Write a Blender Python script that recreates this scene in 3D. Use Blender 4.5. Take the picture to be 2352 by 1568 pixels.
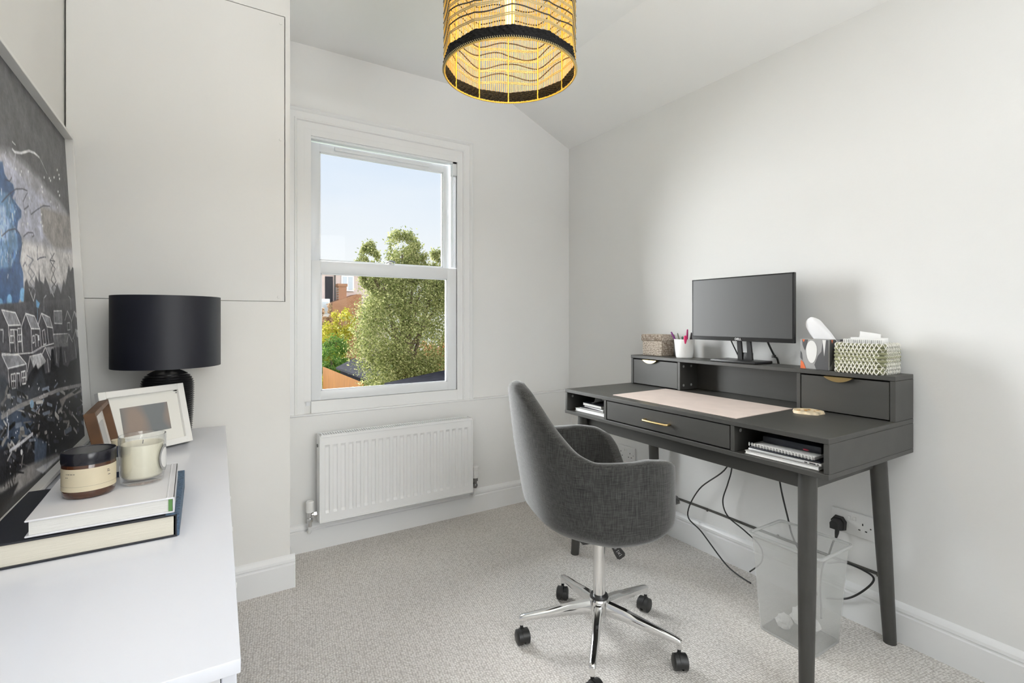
import bpy, bmesh, math, random
import numpy as np
from mathutils import Vector, Matrix
R=math.radians
sc=bpy.context.scene
for o in list(bpy.data.objects): bpy.data.objects.remove(o)
COL=sc.collection
# ---------------------------------------------------------------- camera
cam=bpy.data.cameras.new('camera'); co=bpy.data.objects.new('camera',cam); COL.objects.link(co)
co.location=(0,0,1.13); co.rotation_euler=(R(90),0,-math.atan(708/1139.5))
cam.sensor_width=36; cam.lens=36*1139.5/2352; cam.shift_y=-51/2352; cam.clip_start=.02; cam.clip_end=200
sc.camera=co
# ---------------------------------------------------------------- exposure
vs=sc.view_settings; vs.view_transform='Standard'; vs.look='None'; vs.gamma=1; vs.use_curve_mapping=False; vs.exposure=0.09
# ---------------------------------------------------------------- sky
w=bpy.data.worlds.new('sky'); sc.world=w; w.use_nodes=True
nt=w.node_tree; nt.nodes.clear()
out=nt.nodes.new('ShaderNodeOutputWorld'); bg=nt.nodes.new('ShaderNodeBackground'); tc=nt.nodes.new('ShaderNodeTexCoord')
sx=nt.nodes.new('ShaderNodeSeparateXYZ'); rp=nt.nodes.new('ShaderNodeValToRGB'); nz=nt.nodes.new('ShaderNodeTexNoise'); mx=nt.nodes.new('ShaderNodeMixRGB')
e=rp.color_ramp.elements; e[0].position=0.0; e[0].color=(.98,.99,1,1); e[1].position=.75; e[1].color=(.42,.62,1,1)
m_=e.new(.12); m_.color=(.93,.965,1,1); m2=e.new(.30); m2.color=(.74,.85,1,1)
nt.links.new(tc.outputs['Generated'],sx.inputs[0]); nt.links.new(sx.outputs['Z'],rp.inputs[0])
nz.inputs['Scale'].default_value=2.2; nz.inputs['Detail'].default_value=4
mp=nt.nodes.new('ShaderNodeMapping'); mp.inputs['Scale'].default_value=(1,1,4)
nt.links.new(tc.outputs['Generated'],mp.inputs[0]); nt.links.new(mp.outputs[0],nz.inputs['Vector'])
mr=nt.nodes.new('ShaderNodeMapRange'); mr.inputs[1].default_value=.5; mr.inputs[2].default_value=.8; mr.inputs[4].default_value=.5
nt.links.new(nz.outputs[0],mr.inputs[0]); nt.links.new(mr.outputs[0],mx.inputs[0]); nt.links.new(rp.outputs[0],mx.inputs[1]); mx.inputs[2].default_value=(.95,.97,1,1)
nt.links.new(mx.outputs[0],bg.inputs[0]); bg.inputs[1].default_value=.94; nt.links.new(bg.outputs[0],out.inputs[0])
# ---------------------------------------------------------------- daylight and added rear fill
def sun(name,travel,strength,angle,color):
    l=bpy.data.lights.new(name,'SUN'); l.energy=strength; l.angle=R(angle); l.color=color
    o=bpy.data.objects.new(name,l); COL.objects.link(o); o.rotation_euler=Vector(travel).to_track_quat('-Z','Y').to_euler(); return o
sun('daylight_front',(.30,-.85,-.22),21,66,(.97,.985,1))      # bright hazy sky in front of the garden window
sun('daylight_back',(-.10,.86,-.42),2.6,55,(1,.99,.96))       # low hazy sun behind the house: lights the garden, comes in by the added rear window
def area(name,loc,target,sx_,sy_,power,color):
    l=bpy.data.lights.new(name,'AREA'); l.shape='RECTANGLE'; l.size=sx_; l.size_y=sy_; l.energy=power; l.color=color
    o=bpy.data.objects.new(name,l); COL.objects.link(o); o.location=loc; o.rotation_euler=(Vector(target)-Vector(loc)).to_track_quat('-Z','Y').to_euler(); return o
area('rear_fill_high',(1.3,-5.0,2.4),(.5,2.4,1.3),2.6,2.0,40,(.97,.985,1))  # fill lamp added outside the rear opening to brighten the room
area('rear_fill_low',(1.9,-4.2,-1.5),(.4,1.8,2.5),4.6,3.0,1500,(.975,.985,1))  # upward fill lamp, added to lift the ceiling and window wall
# ---------------------------------------------------------------- materials
def mat(name,col=(.8,.8,.8),rough=.5,metal=0,bump=None,var=None,trans=0,alpha=None,spec=.5,emit=None,sheen=0,coat=0,scale3=None):
    m=bpy.data.materials.new(name); m.use_nodes=True; n=m.node_tree.nodes; L=m.node_tree.links; b=n['Principled BSDF']
    b.inputs['Base Color'].default_value=(*col,1); b.inputs['Roughness'].default_value=rough; b.inputs['Metallic'].default_value=metal
    b.inputs['Specular IOR Level'].default_value=spec
    if trans: b.inputs['Transmission Weight'].default_value=trans
    if alpha is not None: b.inputs['Alpha'].default_value=alpha
    if sheen: b.inputs['Sheen Weight'].default_value=sheen
    if coat: b.inputs['Coat Weight'].default_value=coat
    if emit: b.inputs['Emission Color'].default_value=(*emit[0],1); b.inputs['Emission Strength'].default_value=emit[1]
    t=n.new('ShaderNodeTexCoord'); vec=t.outputs['Object']
    if scale3:
        q=n.new('ShaderNodeMapping'); q.inputs['Scale'].default_value=scale3; L.new(vec,q.inputs[0]); vec=q.outputs[0]
    if var:  # (scale, amount)
        z=n.new('ShaderNodeTexNoise'); z.inputs['Scale'].default_value=var[0]; z.inputs['Detail'].default_value=4; L.new(vec,z.inputs['Vector'])
        r=n.new('ShaderNodeMapRange'); r.inputs[1].default_value=.3; r.inputs[2].default_value=.7; r.inputs[3].default_value=1-var[1]; r.inputs[4].default_value=1+var[1]
        L.new(z.outputs[0],r.inputs[0]); x=n.new('ShaderNodeVectorMath'); x.operation='SCALE'; x.inputs[0].default_value=col; L.new(r.outputs[0],x.inputs['Scale']); L.new(x.outputs[0],b.inputs['Base Color'])
    if bump: # (scale,strength,distance)
        z=n.new('ShaderNodeTexNoise'); z.inputs['Scale'].default_value=bump[0]; z.inputs['Detail'].default_value=3; L.new(vec,z.inputs['Vector'])
        u=n.new('ShaderNodeBump'); u.inputs['Strength'].default_value=bump[1]; u.inputs['Distance'].default_value=bump[2]; L.new(z.outputs[0],u.inputs['Height']); L.new(u.outputs[0],b.inputs['Normal'])
    return m
def nodes(m): return m.node_tree.nodes, m.node_tree.links, m.node_tree.nodes['Principled BSDF']
M={}
M['wall']=mat('wall_paint',(.815,.815,.805),.6,bump=(90,.12,.002),var=(1.3,.01))
M['closet']=mat('closet_paint',(.80,.79,.76),.5,bump=(70,.10,.002),var=(1.5,.015))
M['ceil']=mat('ceiling_paint',(.90,.90,.89),.7,bump=(60,.1,.002))
M['trim']=mat('trim_gloss_white',(.83,.835,.835),.32,bump=(25,.03,.001))
M['upvc']=mat('window_white',(.80,.82,.84),.3,bump=(400,.05,.0005))
M['gap']=mat('dark_gap',(.10,.095,.085),.9)
M['rad']=mat('radiator_enamel',(.86,.865,.865),.28)
M['chrome']=mat('chrome',(.78,.78,.78),.09,1)
M['darkchrome']=mat('dark_chrome',(.25,.25,.25),.2,1)
M['brass']=mat('brass',(.80,.58,.27),.28,1,bump=(300,.05,.0005))
M['desk']=mat('desk_charcoal',(.053,.052,.048),.42,bump=(60,.12,.0006),var=(6,.08),scale3=(3,.6,3))
M['mon']=mat('monitor_plastic',(.018,.018,.019),.38)
M['bezel']=mat('bezel_gloss',(.02,.02,.021),.16)
M['screen']=mat('screen_matte',(.016,.016,.016),.42,bump=(700,.05,.0003),spec=.9)
M['logo']=mat('logo_silver',(.85,.85,.85),.3,.6)
M['mat']=mat('desk_mat_pink',(.68,.58,.53),.55,var=(14,.05),bump=(200,.08,.0005))
M['cable']=mat('black_cable',(.02,.02,.02),.45)
M['black']=mat('black_plastic',(.022,.022,.022),.4)
M['white']=mat('white_plastic',(.82,.82,.81),.35)
M['paper']=mat('paper_white',(.86,.86,.85),.7,bump=(40,.15,.001))
M['paper2']=mat('paper_grey',(.55,.55,.54),.7)
M['side']=mat('sideboard_white',(.78,.80,.87),.22,coat=.3)
M['sideb']=mat('sideboard_edge',(.72,.73,.76),.4)
M['frame']=mat('frame_white',(.84,.83,.80),.4)
M['mount']=mat('mount_board',(.82,.81,.76),.8)
M['walnut']=mat('walnut',(.13,.062,.028),.45,var=(9,.45),scale3=(1,6,1),bump=(60,.15,.0008))
M['shade']=mat('lampshade_navy',(.004,.005,.013),.5,sheen=.03,bump=(500,.2,.0006),spec=.6)
M['shadein']=mat('lampshade_lining',(.55,.5,.4),.6)
M['ceramic']=mat('ribbed_black_ceramic',(.014,.014,.016),.24,bump=(35,.25,.002),scale3=(1,1,3))
M['amber']=mat('amber_glass',(.07,.022,.008),.08,coat=.6)
M['lid']=mat('black_lid',(.012,.012,.018),.18)
M['kraft']=mat('cream_label',(.66,.58,.42),.6,var=(30,.03))
M['ink']=mat('ink',(.06,.05,.05),.7)
M['wax']=mat('wax',(.80,.76,.62),.45,spec=.3)
M['pages']=mat('book_pages',(.74,.70,.60),.8,bump=(60,.5,.002),scale3=(.3,.3,12))
M['pages2']=mat('book_pages_white',(.76,.75,.72),.8,bump=(60,.5,.002),scale3=(.3,.3,12))
M['bookblack']=mat('book_cloth_black',(.014,.016,.024),.42,bump=(500,.2,.0005))
M['bookblue']=mat('book_cloth_blue',(.07,.12,.19),.6,bump=(500,.4,.0008),var=(200,.5))
M['bookwhite']=mat('book_cover_white',(.80,.80,.83),.3)
M['green']=mat('green_paper',(.12,.27,.08),.7)
M['pot']=mat('pot_white',(.82,.82,.81),.55,bump=(32,.7,.004))
M['purple']=mat('purple_plastic',(.16,.015,.17),.35); M['pink']=mat('pink_plastic',(.72,.03,.16),.35); M['pinkl']=mat('pale_pink_plastic',(.80,.25,.32),.35)
M['magenta']=mat('magenta_plastic',(.42,.02,.16),.35); M['sage']=mat('sage_plastic',(.28,.32,.24),.4); M['teal']=mat('teal_plastic',(.10,.22,.17),.4)
M['cord']=mat('cream_cord',(.82,.80,.74),.8,bump=(900,.4,.0008)); M['straw']=mat('green_straw',(.27,.275,.16),.85,var=(60,.25),bump=(300,.4,.001))
M['tissue']=mat('tissue_paper',(.86,.86,.88),.8,bump=(25,.2,.002))
M['boxgrey']=mat('carton_grey',(.33,.33,.33),.5); M['boxdark']=mat('carton_dark',(.085,.085,.09),.5); M['boxwhite']=mat('carton_white',(.76,.76,.75),.5); M['orange']=mat('carton_orange',(.72,.16,.05),.5)
M['stone']=mat('cream_biscuit',(.70,.58,.40),.45,var=(45,.35),bump=(60,.5,.003)); M['gilt']=mat('gilt_brown',(.48,.26,.08),.4,var=(90,.4))
M['red']=mat('red_plastic',(.35,.02,.05),.4)
M['gold']=mat('golden_cane',(.80,.49,.075),.5,spec=.4); M['goldpale']=mat('pale_raffia',(.42,.34,.17),.6)
M['blackband']=mat('black_raffia',(.006,.0055,.005),.6,bump=(160,.9,.004),spec=.2); M['thread']=mat('dark_thread',(.03,.025,.02),.6)
M['blueglass']=mat('navy_glass',(.02,.03,.07),.1,coat=.5)
# glazing: clear pane that lets light and shadow rays through, with a fresnel reflection
def glass(name,tint=(1,1,1),refl=.9,ior=1.45):
    m=bpy.data.materials.new(name); m.use_nodes=True; n=m.node_tree.nodes; L=m.node_tree.links; n.clear()
    o=n.new('ShaderNodeOutputMaterial'); t=n.new('ShaderNodeBsdfTransparent'); t.inputs[0].default_value=(*tint,1); g=n.new('ShaderNodeBsdfGlossy'); g.inputs['Roughness'].default_value=.02; g.inputs[0].default_value=(refl,refl,refl,1)
    lw=n.new('ShaderNodeLayerWeight'); lw.inputs[0].default_value=.5; pw=n.new('ShaderNodeMath'); pw.operation='POWER'; pw.inputs[1].default_value=3; L.new(lw.outputs['Facing'],pw.inputs[0]); f=n.new('ShaderNodeMath'); f.operation='MULTIPLY_ADD'; f.inputs[1].default_value=ior*.6; f.inputs[2].default_value=ior*(.035 if ior>1 else .016); L.new(pw.outputs[0],f.inputs[0]); x=n.new('ShaderNodeMixShader'); L.new(f.outputs[0],x.inputs[0]); L.new(t.outputs[0],x.inputs[1]); L.new(g.outputs[0],x.inputs[2]); L.new(x.outputs[0],o.inputs[0]); return m
M['pane']=glass('window_glass',(.985,.99,.985),.6,.28); M['tumbler']=glass('clear_glass',(.985,.99,.99),1,1.7)
def milky(dens=.27):
    m=bpy.data.materials.new('translucent_plastic'); m.use_nodes=True; n=m.node_tree.nodes; L=m.node_tree.links; n.clear()
    o=n.new('ShaderNodeOutputMaterial'); t=n.new('ShaderNodeBsdfTransparent'); t.inputs[0].default_value=(.97,.97,.965,1)
    d=n.new('ShaderNodeBsdfTranslucent'); d.inputs[0].default_value=(.85,.86,.85,1); d2=n.new('ShaderNodeBsdfDiffuse'); d2.inputs[0].default_value=(.82,.82,.81,1)
    a=n.new('ShaderNodeMixShader'); a.inputs[0].default_value=.5; L.new(d.outputs[0],a.inputs[1]); L.new(d2.outputs[0],a.inputs[2])
    b=n.new('ShaderNodeMixShader'); b.inputs[0].default_value=dens; L.new(t.outputs[0],b.inputs[1]); L.new(a.outputs[0],b.inputs[2])
    g=n.new('ShaderNodeBsdfGlossy'); g.inputs['Roughness'].default_value=.25; c=n.new('ShaderNodeMixShader'); c.inputs[0].default_value=.05; L.new(b.outputs[0],c.inputs[1]); L.new(g.outputs[0],c.inputs[2]); L.new(c.outputs[0],o.inputs[0]); return m
M['milky']=milky(); M['milky_rim']=milky(.62)
def carpet():
    m=mat('loop_carpet',(.5,.48,.45),.95,spec=.1,sheen=.2); n,L,b=nodes(m)
    t=n.new('ShaderNodeTexCoord'); mp=n.new('ShaderNodeMapping'); mp.inputs['Rotation'].default_value=(0,0,R(8)); mp.inputs['Scale'].default_value=(1,1.0,1); L.new(t.outputs['Object'],mp.inputs[0])
    v=n.new('ShaderNodeTexVoronoi'); v.inputs['Scale'].default_value=125; v.inputs['Randomness'].default_value=.45; L.new(mp.outputs[0],v.inputs['Vector'])
    z=n.new('ShaderNodeTexNoise'); z.inputs['Scale'].default_value=260; L.new(mp.outputs[0],z.inputs['Vector'])
    z2=n.new('ShaderNodeTexNoise'); z2.inputs['Scale'].default_value=3; L.new(mp.outputs[0],z2.inputs['Vector'])
    r=n.new('ShaderNodeValToRGB'); r.color_ramp.elements[0].position=.18; r.color_ramp.elements[0].color=(.93,.90,.865,1); r.color_ramp.elements[1].position=.75; r.color_ramp.elements[1].color=(.52,.49,.455,1)
    L.new(v.outputs['Distance'],r.inputs[0])
    x=n.new('ShaderNodeMixRGB'); x.blend_type='MULTIPLY'; x.inputs[0].default_value=.55; L.new(r.outputs[0],x.inputs[1]); r2=n.new('ShaderNodeValToRGB'); r2.color_ramp.elements[0].position=.38; r2.color_ramp.elements[0].color=(.74,.71,.67,1); r2.color_ramp.elements[1].position=.55; r2.color_ramp.elements[1].color=(1,1,1,1); L.new(z.outputs[0],r2.inputs[0]); L.new(r2.outputs[0],x.inputs[2])
    x2=n.new('ShaderNodeMixRGB'); x2.blend_type='MULTIPLY'; x2.inputs[0].default_value=.12; L.new(x.outputs[0],x2.inputs[1]); L.new(z2.outputs[0],x2.inputs[2]); L.new(x2.outputs[0],b.inputs['Base Color'])
    u=n.new('ShaderNodeBump'); u.invert=True; u.inputs['Strength'].default_value=.8; u.inputs['Distance'].default_value=.004; L.new(v.outputs['Distance'],u.inputs['Height']); L.new(u.outputs[0],b.inputs['Normal']); return m
M['carpet']=carpet()
def fabric():
    m=mat('chair_fabric',(.1,.1,.1),.9,spec=.15,sheen=.45); n,L,b=nodes(m)
    t=n.new('ShaderNodeTexCoord'); cols=[]
    for s3 in ((520,520,22),(34,34,900)):
        mp=n.new('ShaderNodeMapping'); mp.inputs['Scale'].default_value=s3; L.new(t.outputs['Object'],mp.inputs[0]); z=n.new('ShaderNodeTexNoise'); z.inputs['Scale'].default_value=1; z.inputs['Detail'].default_value=3; L.new(mp.outputs[0],z.inputs['Vector']); cols.append(z)
    a=n.new('ShaderNodeMath'); a.operation='ADD'; L.new(cols[0].outputs[0],a.inputs[0]); L.new(cols[1].outputs[0],a.inputs[1])
    r=n.new('ShaderNodeValToRGB'); r.color_ramp.elements[0].position=.80/2; r.color_ramp.elements[0].color=(.016,.016,.015,1); r.color_ramp.elements[1].position=1.24/2; r.color_ramp.elements[1].color=(.066,.066,.063,1)
    h=n.new('ShaderNodeMath'); h.operation='MULTIPLY'; h.inputs[1].default_value=.5; L.new(a.outputs[0],h.inputs[0]); L.new(h.outputs[0],r.inputs[0]); L.new(r.outputs[0],b.inputs['Base Color'])
    u=n.new('ShaderNodeBump'); u.inputs['Strength'].default_value=.5; u.inputs['Distance'].default_value=.002; L.new(h.outputs[0],u.inputs['Height']); L.new(u.outputs[0],b.inputs['Normal']); return m
M['fabric']=fabric()
def weave(name,c1,c2,sc_):
    m=mat(name,c1,.85,spec=.2); n,L,b=nodes(m); t=n.new('ShaderNodeTexCoord')
    v=n.new('ShaderNodeTexVoronoi'); v.inputs['Scale'].default_value=sc_; v.inputs['Randomness'].default_value=.35; L.new(t.outputs['Object'],v.inputs['Vector'])
    r=n.new('ShaderNodeValToRGB'); r.color_ramp.elements[0].position=.25; r.color_ramp.elements[0].color=(*c1,1); r.color_ramp.elements[1].position=.7; r.color_ramp.elements[1].color=(*c2,1); L.new(v.outputs['Distance'],r.inputs[0]); L.new(r.outputs[0],b.inputs['Base Color'])
    u=n.new('ShaderNodeBump'); u.invert=True; u.inputs['Strength'].default_value=.9; u.inputs['Distance'].default_value=.004; L.new(v.outputs['Distance'],u.inputs['Height']); L.new(u.outputs[0],b.inputs['Normal']); return m
M['seagrass']=weave('woven_seagrass',(.62,.55,.47),(.22,.17,.13),110)
def brick(name,c1,c2,mo,s):
    m=mat(name,c1,.9); n,L,b=nodes(m); t=n.new('ShaderNodeTexCoord'); mp=n.new('ShaderNodeMapping'); mp.inputs['Rotation'].default_value=(R(90),0,0); L.new(t.outputs['Object'],mp.inputs[0])
    k=n.new('ShaderNodeTexBrick'); k.inputs['Color1'].default_value=(*c1,1); k.inputs['Color2'].default_value=(*c2,1); k.inputs['Mortar'].default_value=(*mo,1); k.inputs['Scale'].default_value=s; k.inputs['Mortar Size'].default_value=.012; L.new(mp.outputs[0],k.inputs['Vector']); L.new(k.outputs[0],b.inputs['Base Color']); return m
M['brick']=brick('orange_brick',(.40,.19,.10),(.32,.14,.07),(.42,.35,.28),4)
M['render']=mat('pink_render',(.62,.50,.46),.9,var=(2,.08)); M['slate']=mat('dark_slate',(.022,.021,.027),.95,var=(8,.3)); M['tile']=mat('red_tile',(.50,.22,.12),.8,var=(20,.3)); M['fence']=mat('orange_fence',(.27,.105,.018),.8,var=(5,.3),scale3=(6,6,.4))
M['grass']=mat('grass',(.12,.17,.05),.95,var=(3,.4)); M['bark']=mat('bark',(.12,.09,.06),.9,var=(8,.4)); M['winglass']=mat('far_window_glass',(.45,.5,.55),.15)
def leaf(name,a,b_,c):
    m=mat(name,a,.5,spec=.3); n,L,b=nodes(m); g=n.new('ShaderNodeNewGeometry'); r=n.new('ShaderNodeValToRGB'); r.color_ramp.elements[0].color=(*a,1); r.color_ramp.elements[1].color=(*c,1); q=r.color_ramp.elements.new(.5); q.color=(*b_,1)
    L.new(g.outputs['Random Per Island'],r.inputs[0]); L.new(r.outputs[0],b.inputs['Base Color'])
    tr=n.new('ShaderNodeBsdfTranslucent'); L.new(r.outputs[0],tr.inputs[0]); x=n.new('ShaderNodeMixShader'); x.inputs[0].default_value=.4; L.new(b.outputs[0],x.inputs[1]); L.new(tr.outputs[0],x.inputs[2]); L.new(x.outputs[0],n['Material Output'].inputs[0]); return m
M['leaf_olive']=leaf('olive_leaves',(.10,.13,.035),(.27,.29,.10),(.52,.50,.24))
M['leaf_yellow']=leaf('yellow_leaves',(.35,.38,.03),(.65,.60,.06),(.85,.70,.20))
M['leaf_dark']=leaf('dark_green_leaves',(.05,.13,.03),(.14,.26,.05),(.30,.42,.10))
M['leaf_pink']=leaf('russet_leaves',(.40,.25,.16),(.62,.40,.26),(.70,.58,.30))
M['leaf_red']=leaf('red_leaves',(.45,.16,.08),(.68,.32,.18),(.75,.50,.30))
for k_ in ('fence','brick','render','slate','tile','grass','bark','leaf_olive','leaf_yellow','leaf_dark','leaf_pink','leaf_red'): M[k_].node_tree.nodes['Principled BSDF'].inputs['Specular IOR Level'].default_value=.06
# ---------------------------------------------------------------- builders
MW={}
def root(name,label=None,cat=None,loc=(0,0,0),rz=0,group=None,kind=None,rx=0,ry=0):
    o=bpy.data.objects.new(name,None); COL.objects.link(o); o.empty_display_size=.05; o.location=loc; o.rotation_euler=(rx,ry,rz)
    MW[o]=Matrix.LocRotScale(Vector(loc),o.rotation_euler,None)
    tag(o,label,cat,group,kind); return o
def tag(o,label=None,cat=None,group=None,kind=None):
    if label: o['label']=label
    if cat: o['category']=cat
    if group: o['group']=group
    if kind: o['kind']=kind
    return o
def fin(name,me,m,parent):
    if m:
        for q in (m if isinstance(m,(list,tuple)) else [m]): me.materials.append(M[q] if isinstance(q,str) else q)
    o=bpy.data.objects.new(name,me); COL.objects.link(o)
    if parent: o.parent=parent; MW[o]=MW[parent]
    else: MW[o]=Matrix.Identity(4)
    return o
def obj(name,bm,m,parent=None,local=False,smooth=35,kind=None,label=None,cat=None,group=None):
    if parent and not local: bm.transform(MW[parent].inverted())
    bmesh.ops.recalc_face_normals(bm,faces=bm.faces) if smooth!=-1 else None
    if smooth>0:
        c=math.cos(R(smooth))
        for f in bm.faces: f.smooth=True
        for e in bm.edges:
            if len(e.link_faces)==2 and e.link_faces[0].normal.dot(e.link_faces[1].normal)<c: e.smooth=False
    me=bpy.data.meshes.new(name); bm.to_mesh(me); bm.free()
    o=fin(name,me,m,parent); tag(o,label,cat,group,kind); return o
def solo(name,bm,m,label,cat,group=None,kind=None,org=None,smooth=35):
    # a thing that is one mesh: origin at its base
    if org is None:
        v=[x.co for x in bm.verts]; org=(sum(c.x for c in v)/len(v),sum(c.y for c in v)/len(v),min(c.z for c in v))
    bmesh.ops.translate(bm,verts=bm.verts,vec=-Vector(org))
    o=obj(name,bm,m,smooth=smooth,label=label,cat=cat,group=group,kind=kind); o.location=org; MW[o]=Matrix.Translation(Vector(org)); return o
N=bmesh.new
def box(bm,x,y,z,bev=0,seg=2,mtx=None,mi=0):
    r=bmesh.ops.create_cube(bm,size=1)
    vs_=r['verts']; 
    for v in vs_: v.co=Vector(((x[0]+x[1])/2+v.co.x*(x[1]-x[0]),(y[0]+y[1])/2+v.co.y*(y[1]-y[0]),(z[0]+z[1])/2+v.co.z*(z[1]-z[0])))
    fs=set(f for v in vs_ for f in v.link_faces)
    if bev:
        es=list(set(e for v in vs_ for e in v.link_edges)); k=bmesh.ops.bevel(bm,geom=es,offset=bev,segments=seg,profile=.5,affect='EDGES')
        fs=set(k['faces'])|set(f for f in fs if f.is_valid); vs_=list(set(v for f in fs for v in f.verts))
    for f in fs: f.material_index=mi
    if mtx: bmesh.ops.transform(bm,matrix=mtx,verts=vs_)
    return vs_
def frame_axes(d):
    d=d.normalized(); a=Vector((0,0,1)) if abs(d.z)<.9 else Vector((1,0,0)); u=d.cross(a).normalized(); return u,d.cross(u)
def tube(bm,pts,r,n=8,cap=True,closed=False,mi=0):
    pts=[Vector(p) for p in pts]; k=len(pts); rs=r if isinstance(r,(list,tuple)) else [r]*k; rings=[]; u=None
    for i,p in enumerate(pts):
        d=(pts[(i+1)%k]-pts[i-1]) if closed else (pts[min(i+1,k-1)]-pts[max(i-1,0)])
        if d.length<1e-9: d=Vector((0,0,1))
        d.normalize()
        if u is None: u,_=frame_axes(d)
        u=(u-d*u.dot(d)); u=u.normalized() if u.length>1e-6 else frame_axes(d)[0]; v=d.cross(u)
        rings.append([bm.verts.new(p+(u*math.cos(2*math.pi*j/n)+v*math.sin(2*math.pi*j/n))*rs[i]) for j in range(n)])
    for i in range(k if closed else k-1):
        a,b=rings[i],rings[(i+1)%k]
        for j in range(n): bm.faces.new((a[j],a[(j+1)%n],b[(j+1)%n],b[j])).material_index=mi
    if cap and not closed:
        bm.faces.new(rings[0][::-1]).material_index=mi; bm.faces.new(rings[-1]).material_index=mi
def cyl(bm,a,b,r0,r1=None,n=24,mi=0): tube(bm,[a,b],[r0,r0 if r1 is None else r1],n,mi=mi)
def smooth_path(pts,k=6):
    P=[Vector(p) for p in pts]; o=[]
    for i in range(len(P)-1):
        a,b,c,d=P[max(i-1,0)],P[i],P[i+1],P[min(i+2,len(P)-1)]
        for j in range(k):
            t=j/k; o.append(.5*((2*b)+(c-a)*t+(2*a-5*b+4*c-d)*t*t+(3*b-a-3*c+d)*t**3))
    o.append(P[-1]); return o
def lathe(bm,prof,c=(0,0,0),n=48,mi=0,close=False):
    rings=[]
    for r,z in prof:
        if r<1e-6: rings.append([bm.verts.new((c[0],c[1],c[2]+z))])
        else: rings.append([bm.verts.new((c[0]+r*math.cos(2*math.pi*j/n),c[1]+r*math.sin(2*math.pi*j/n),c[2]+z)) for j in range(n)])
    pr=list(zip(rings,rings[1:]))+([(rings[-1],rings[0])] if close else [])
    for a,b in pr:
        for j in range(n):
            q=(j+1)%n
            if len(a)==1 and len(b)==1: continue
            if len(a)==1: f=bm.faces.new((a[0],b[q],b[j]))
            elif len(b)==1: f=bm.faces.new((a[j],a[q],b[0]))
            else: f=bm.faces.new((a[j],a[q],b[q],b[j]))
            f.material_index=mi
def prism(bm,poly,fn,t0,t1,mi=0):
    # poly of 2D points, fn(a,b,t)->3D, swept from t0 to t1
    A_=[bm.verts.new(fn(a,b,t0)) for a,b in poly]; B_=[bm.verts.new(fn(a,b,t1)) for a,b in poly]; k=len(poly)
    bm.faces.new(A_).material_index=mi; bm.faces.new(B_[::-1]).material_index=mi
    for i in range(k): bm.faces.new((A_[i],B_[i],B_[(i+1)%k],A_[(i+1)%k])).material_index=mi
def ball(bm,c,r,u=16,v=10,mi=0):
    s=r if isinstance(r,(list,tuple)) else (r,r,r); q=bmesh.ops.create_uvsphere(bm,u_segments=u,v_segments=v,radius=1)
    for x in q['verts']: x.co=Vector((c[0]+x.co.x*s[0],c[1]+x.co.y*s[1],c[2]+x.co.z*s[2]))
    for f in set(f for x in q['verts'] for f in x.link_faces): f.material_index=mi
def text(name,body,size,m,parent,mtx,ext=.0004):
    c=bpy.data.curves.new(name,'FONT'); c.body=body; c.size=size; c.extrude=ext; c.align_x='CENTER'; c.align_y='CENTER'
    t=bpy.data.objects.new('t',c); me=bpy.data.meshes.new_from_object(t); bpy.data.objects.remove(t)
    me.transform(MW[parent].inverted()@mtx); me.name=name; return fin(name,me,m,parent)
def basis(X,Y,O):
    X=Vector(X).normalized(); Y=Vector(Y).normalized(); Z=X.cross(Y); m=Matrix((X,Y,Z)).transposed().to_4x4(); m.translation=Vector(O); return m
# ================================================================ THE ROOM
XL,XR,YB,YW,YC,ZC=-.412,2.085,-1.30,2.63,2.28,2.49
YL=2.592 # lower, thicker part of the window wall
b=N(); box(b,(XL-.2,XR+.2),(YB-.2,YW+.2),(-.12,0)); obj('floor',b,'carpet',kind='structure',smooth=0)
b=N(); prism(b,[(XL-.2,ZC),(1.60,ZC),(XR+.02,2.262),(XR+.02,2.75),(XL-.2,2.75)],lambda a,c,t:(a,t,c),YB-.2,YW+.02); obj('ceiling',b,'ceil',kind='structure',smooth=0)
b=N(); box(b,(XR,XR+.2),(YB-.2,YW+.2),(0,2.75)); obj('wall_right',b,'wall',kind='structure',smooth=0)
b=N(); box(b,(XL-.2,XL),(YB-.2,YW+.2),(0,2.75)); obj('wall_left',b,'closet',kind='structure',smooth=0)
# window wall with its opening; the lower part stands 4 cm proud and ends in a painted ledge
b=N(); box(b,(XL,.43),(YW,YW+.2),(.66,2.75)); box(b,(1.275,XR),(YW,YW+.2),(.66,2.75)); box(b,(.43,1.275),(YW,YW+.2),(2.07,2.75)); box(b,(XL,XR),(YL,YW+.2),(0,.655)); box(b,(.43,1.275),(YW,YW+.2),(.655,.70)); obj('wall_window',b,'wall',kind='structure',smooth=0)
b=N(); box(b,(.31,XR),(YL-.004,YW),(.6555,.6625),.003); obj('trim_1',b,'trim',kind='structure')
# rear wall behind the camera, with an unseen window added for fill light
b=N(); box(b,(XL,.05),(YB-.2,YB),(0,2.75)); box(b,(1.65,XR),(YB-.2,YB),(0,2.75)); box(b,(.05,1.65),(YB-.2,YB),(2.3,2.75)); box(b,(.05,1.65),(YB-.2,YB),(0,.7)); obj('wall_rear',b,'wall',kind='structure',smooth=0)
w2=root('fill_window',kind='structure',loc=(.85,YB-.1,.7))
b=N()
for x in ((.05,.10),(.825,.875),(1.60,1.65)): box(b,x,(YB-.12,YB-.08),(.7,2.3),.003)
for z in ((.7,.76),(2.24,2.3)): box(b,(.05,1.65),(YB-.12,YB-.08),z,.003)
obj('window_frame',b,'upvc',w2)
b=N(); box(b,(.1,1.6),(YB-.102,YB-.098),(.76,2.24)); obj('glass_pane',b,'pane',w2,smooth=0)
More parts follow.
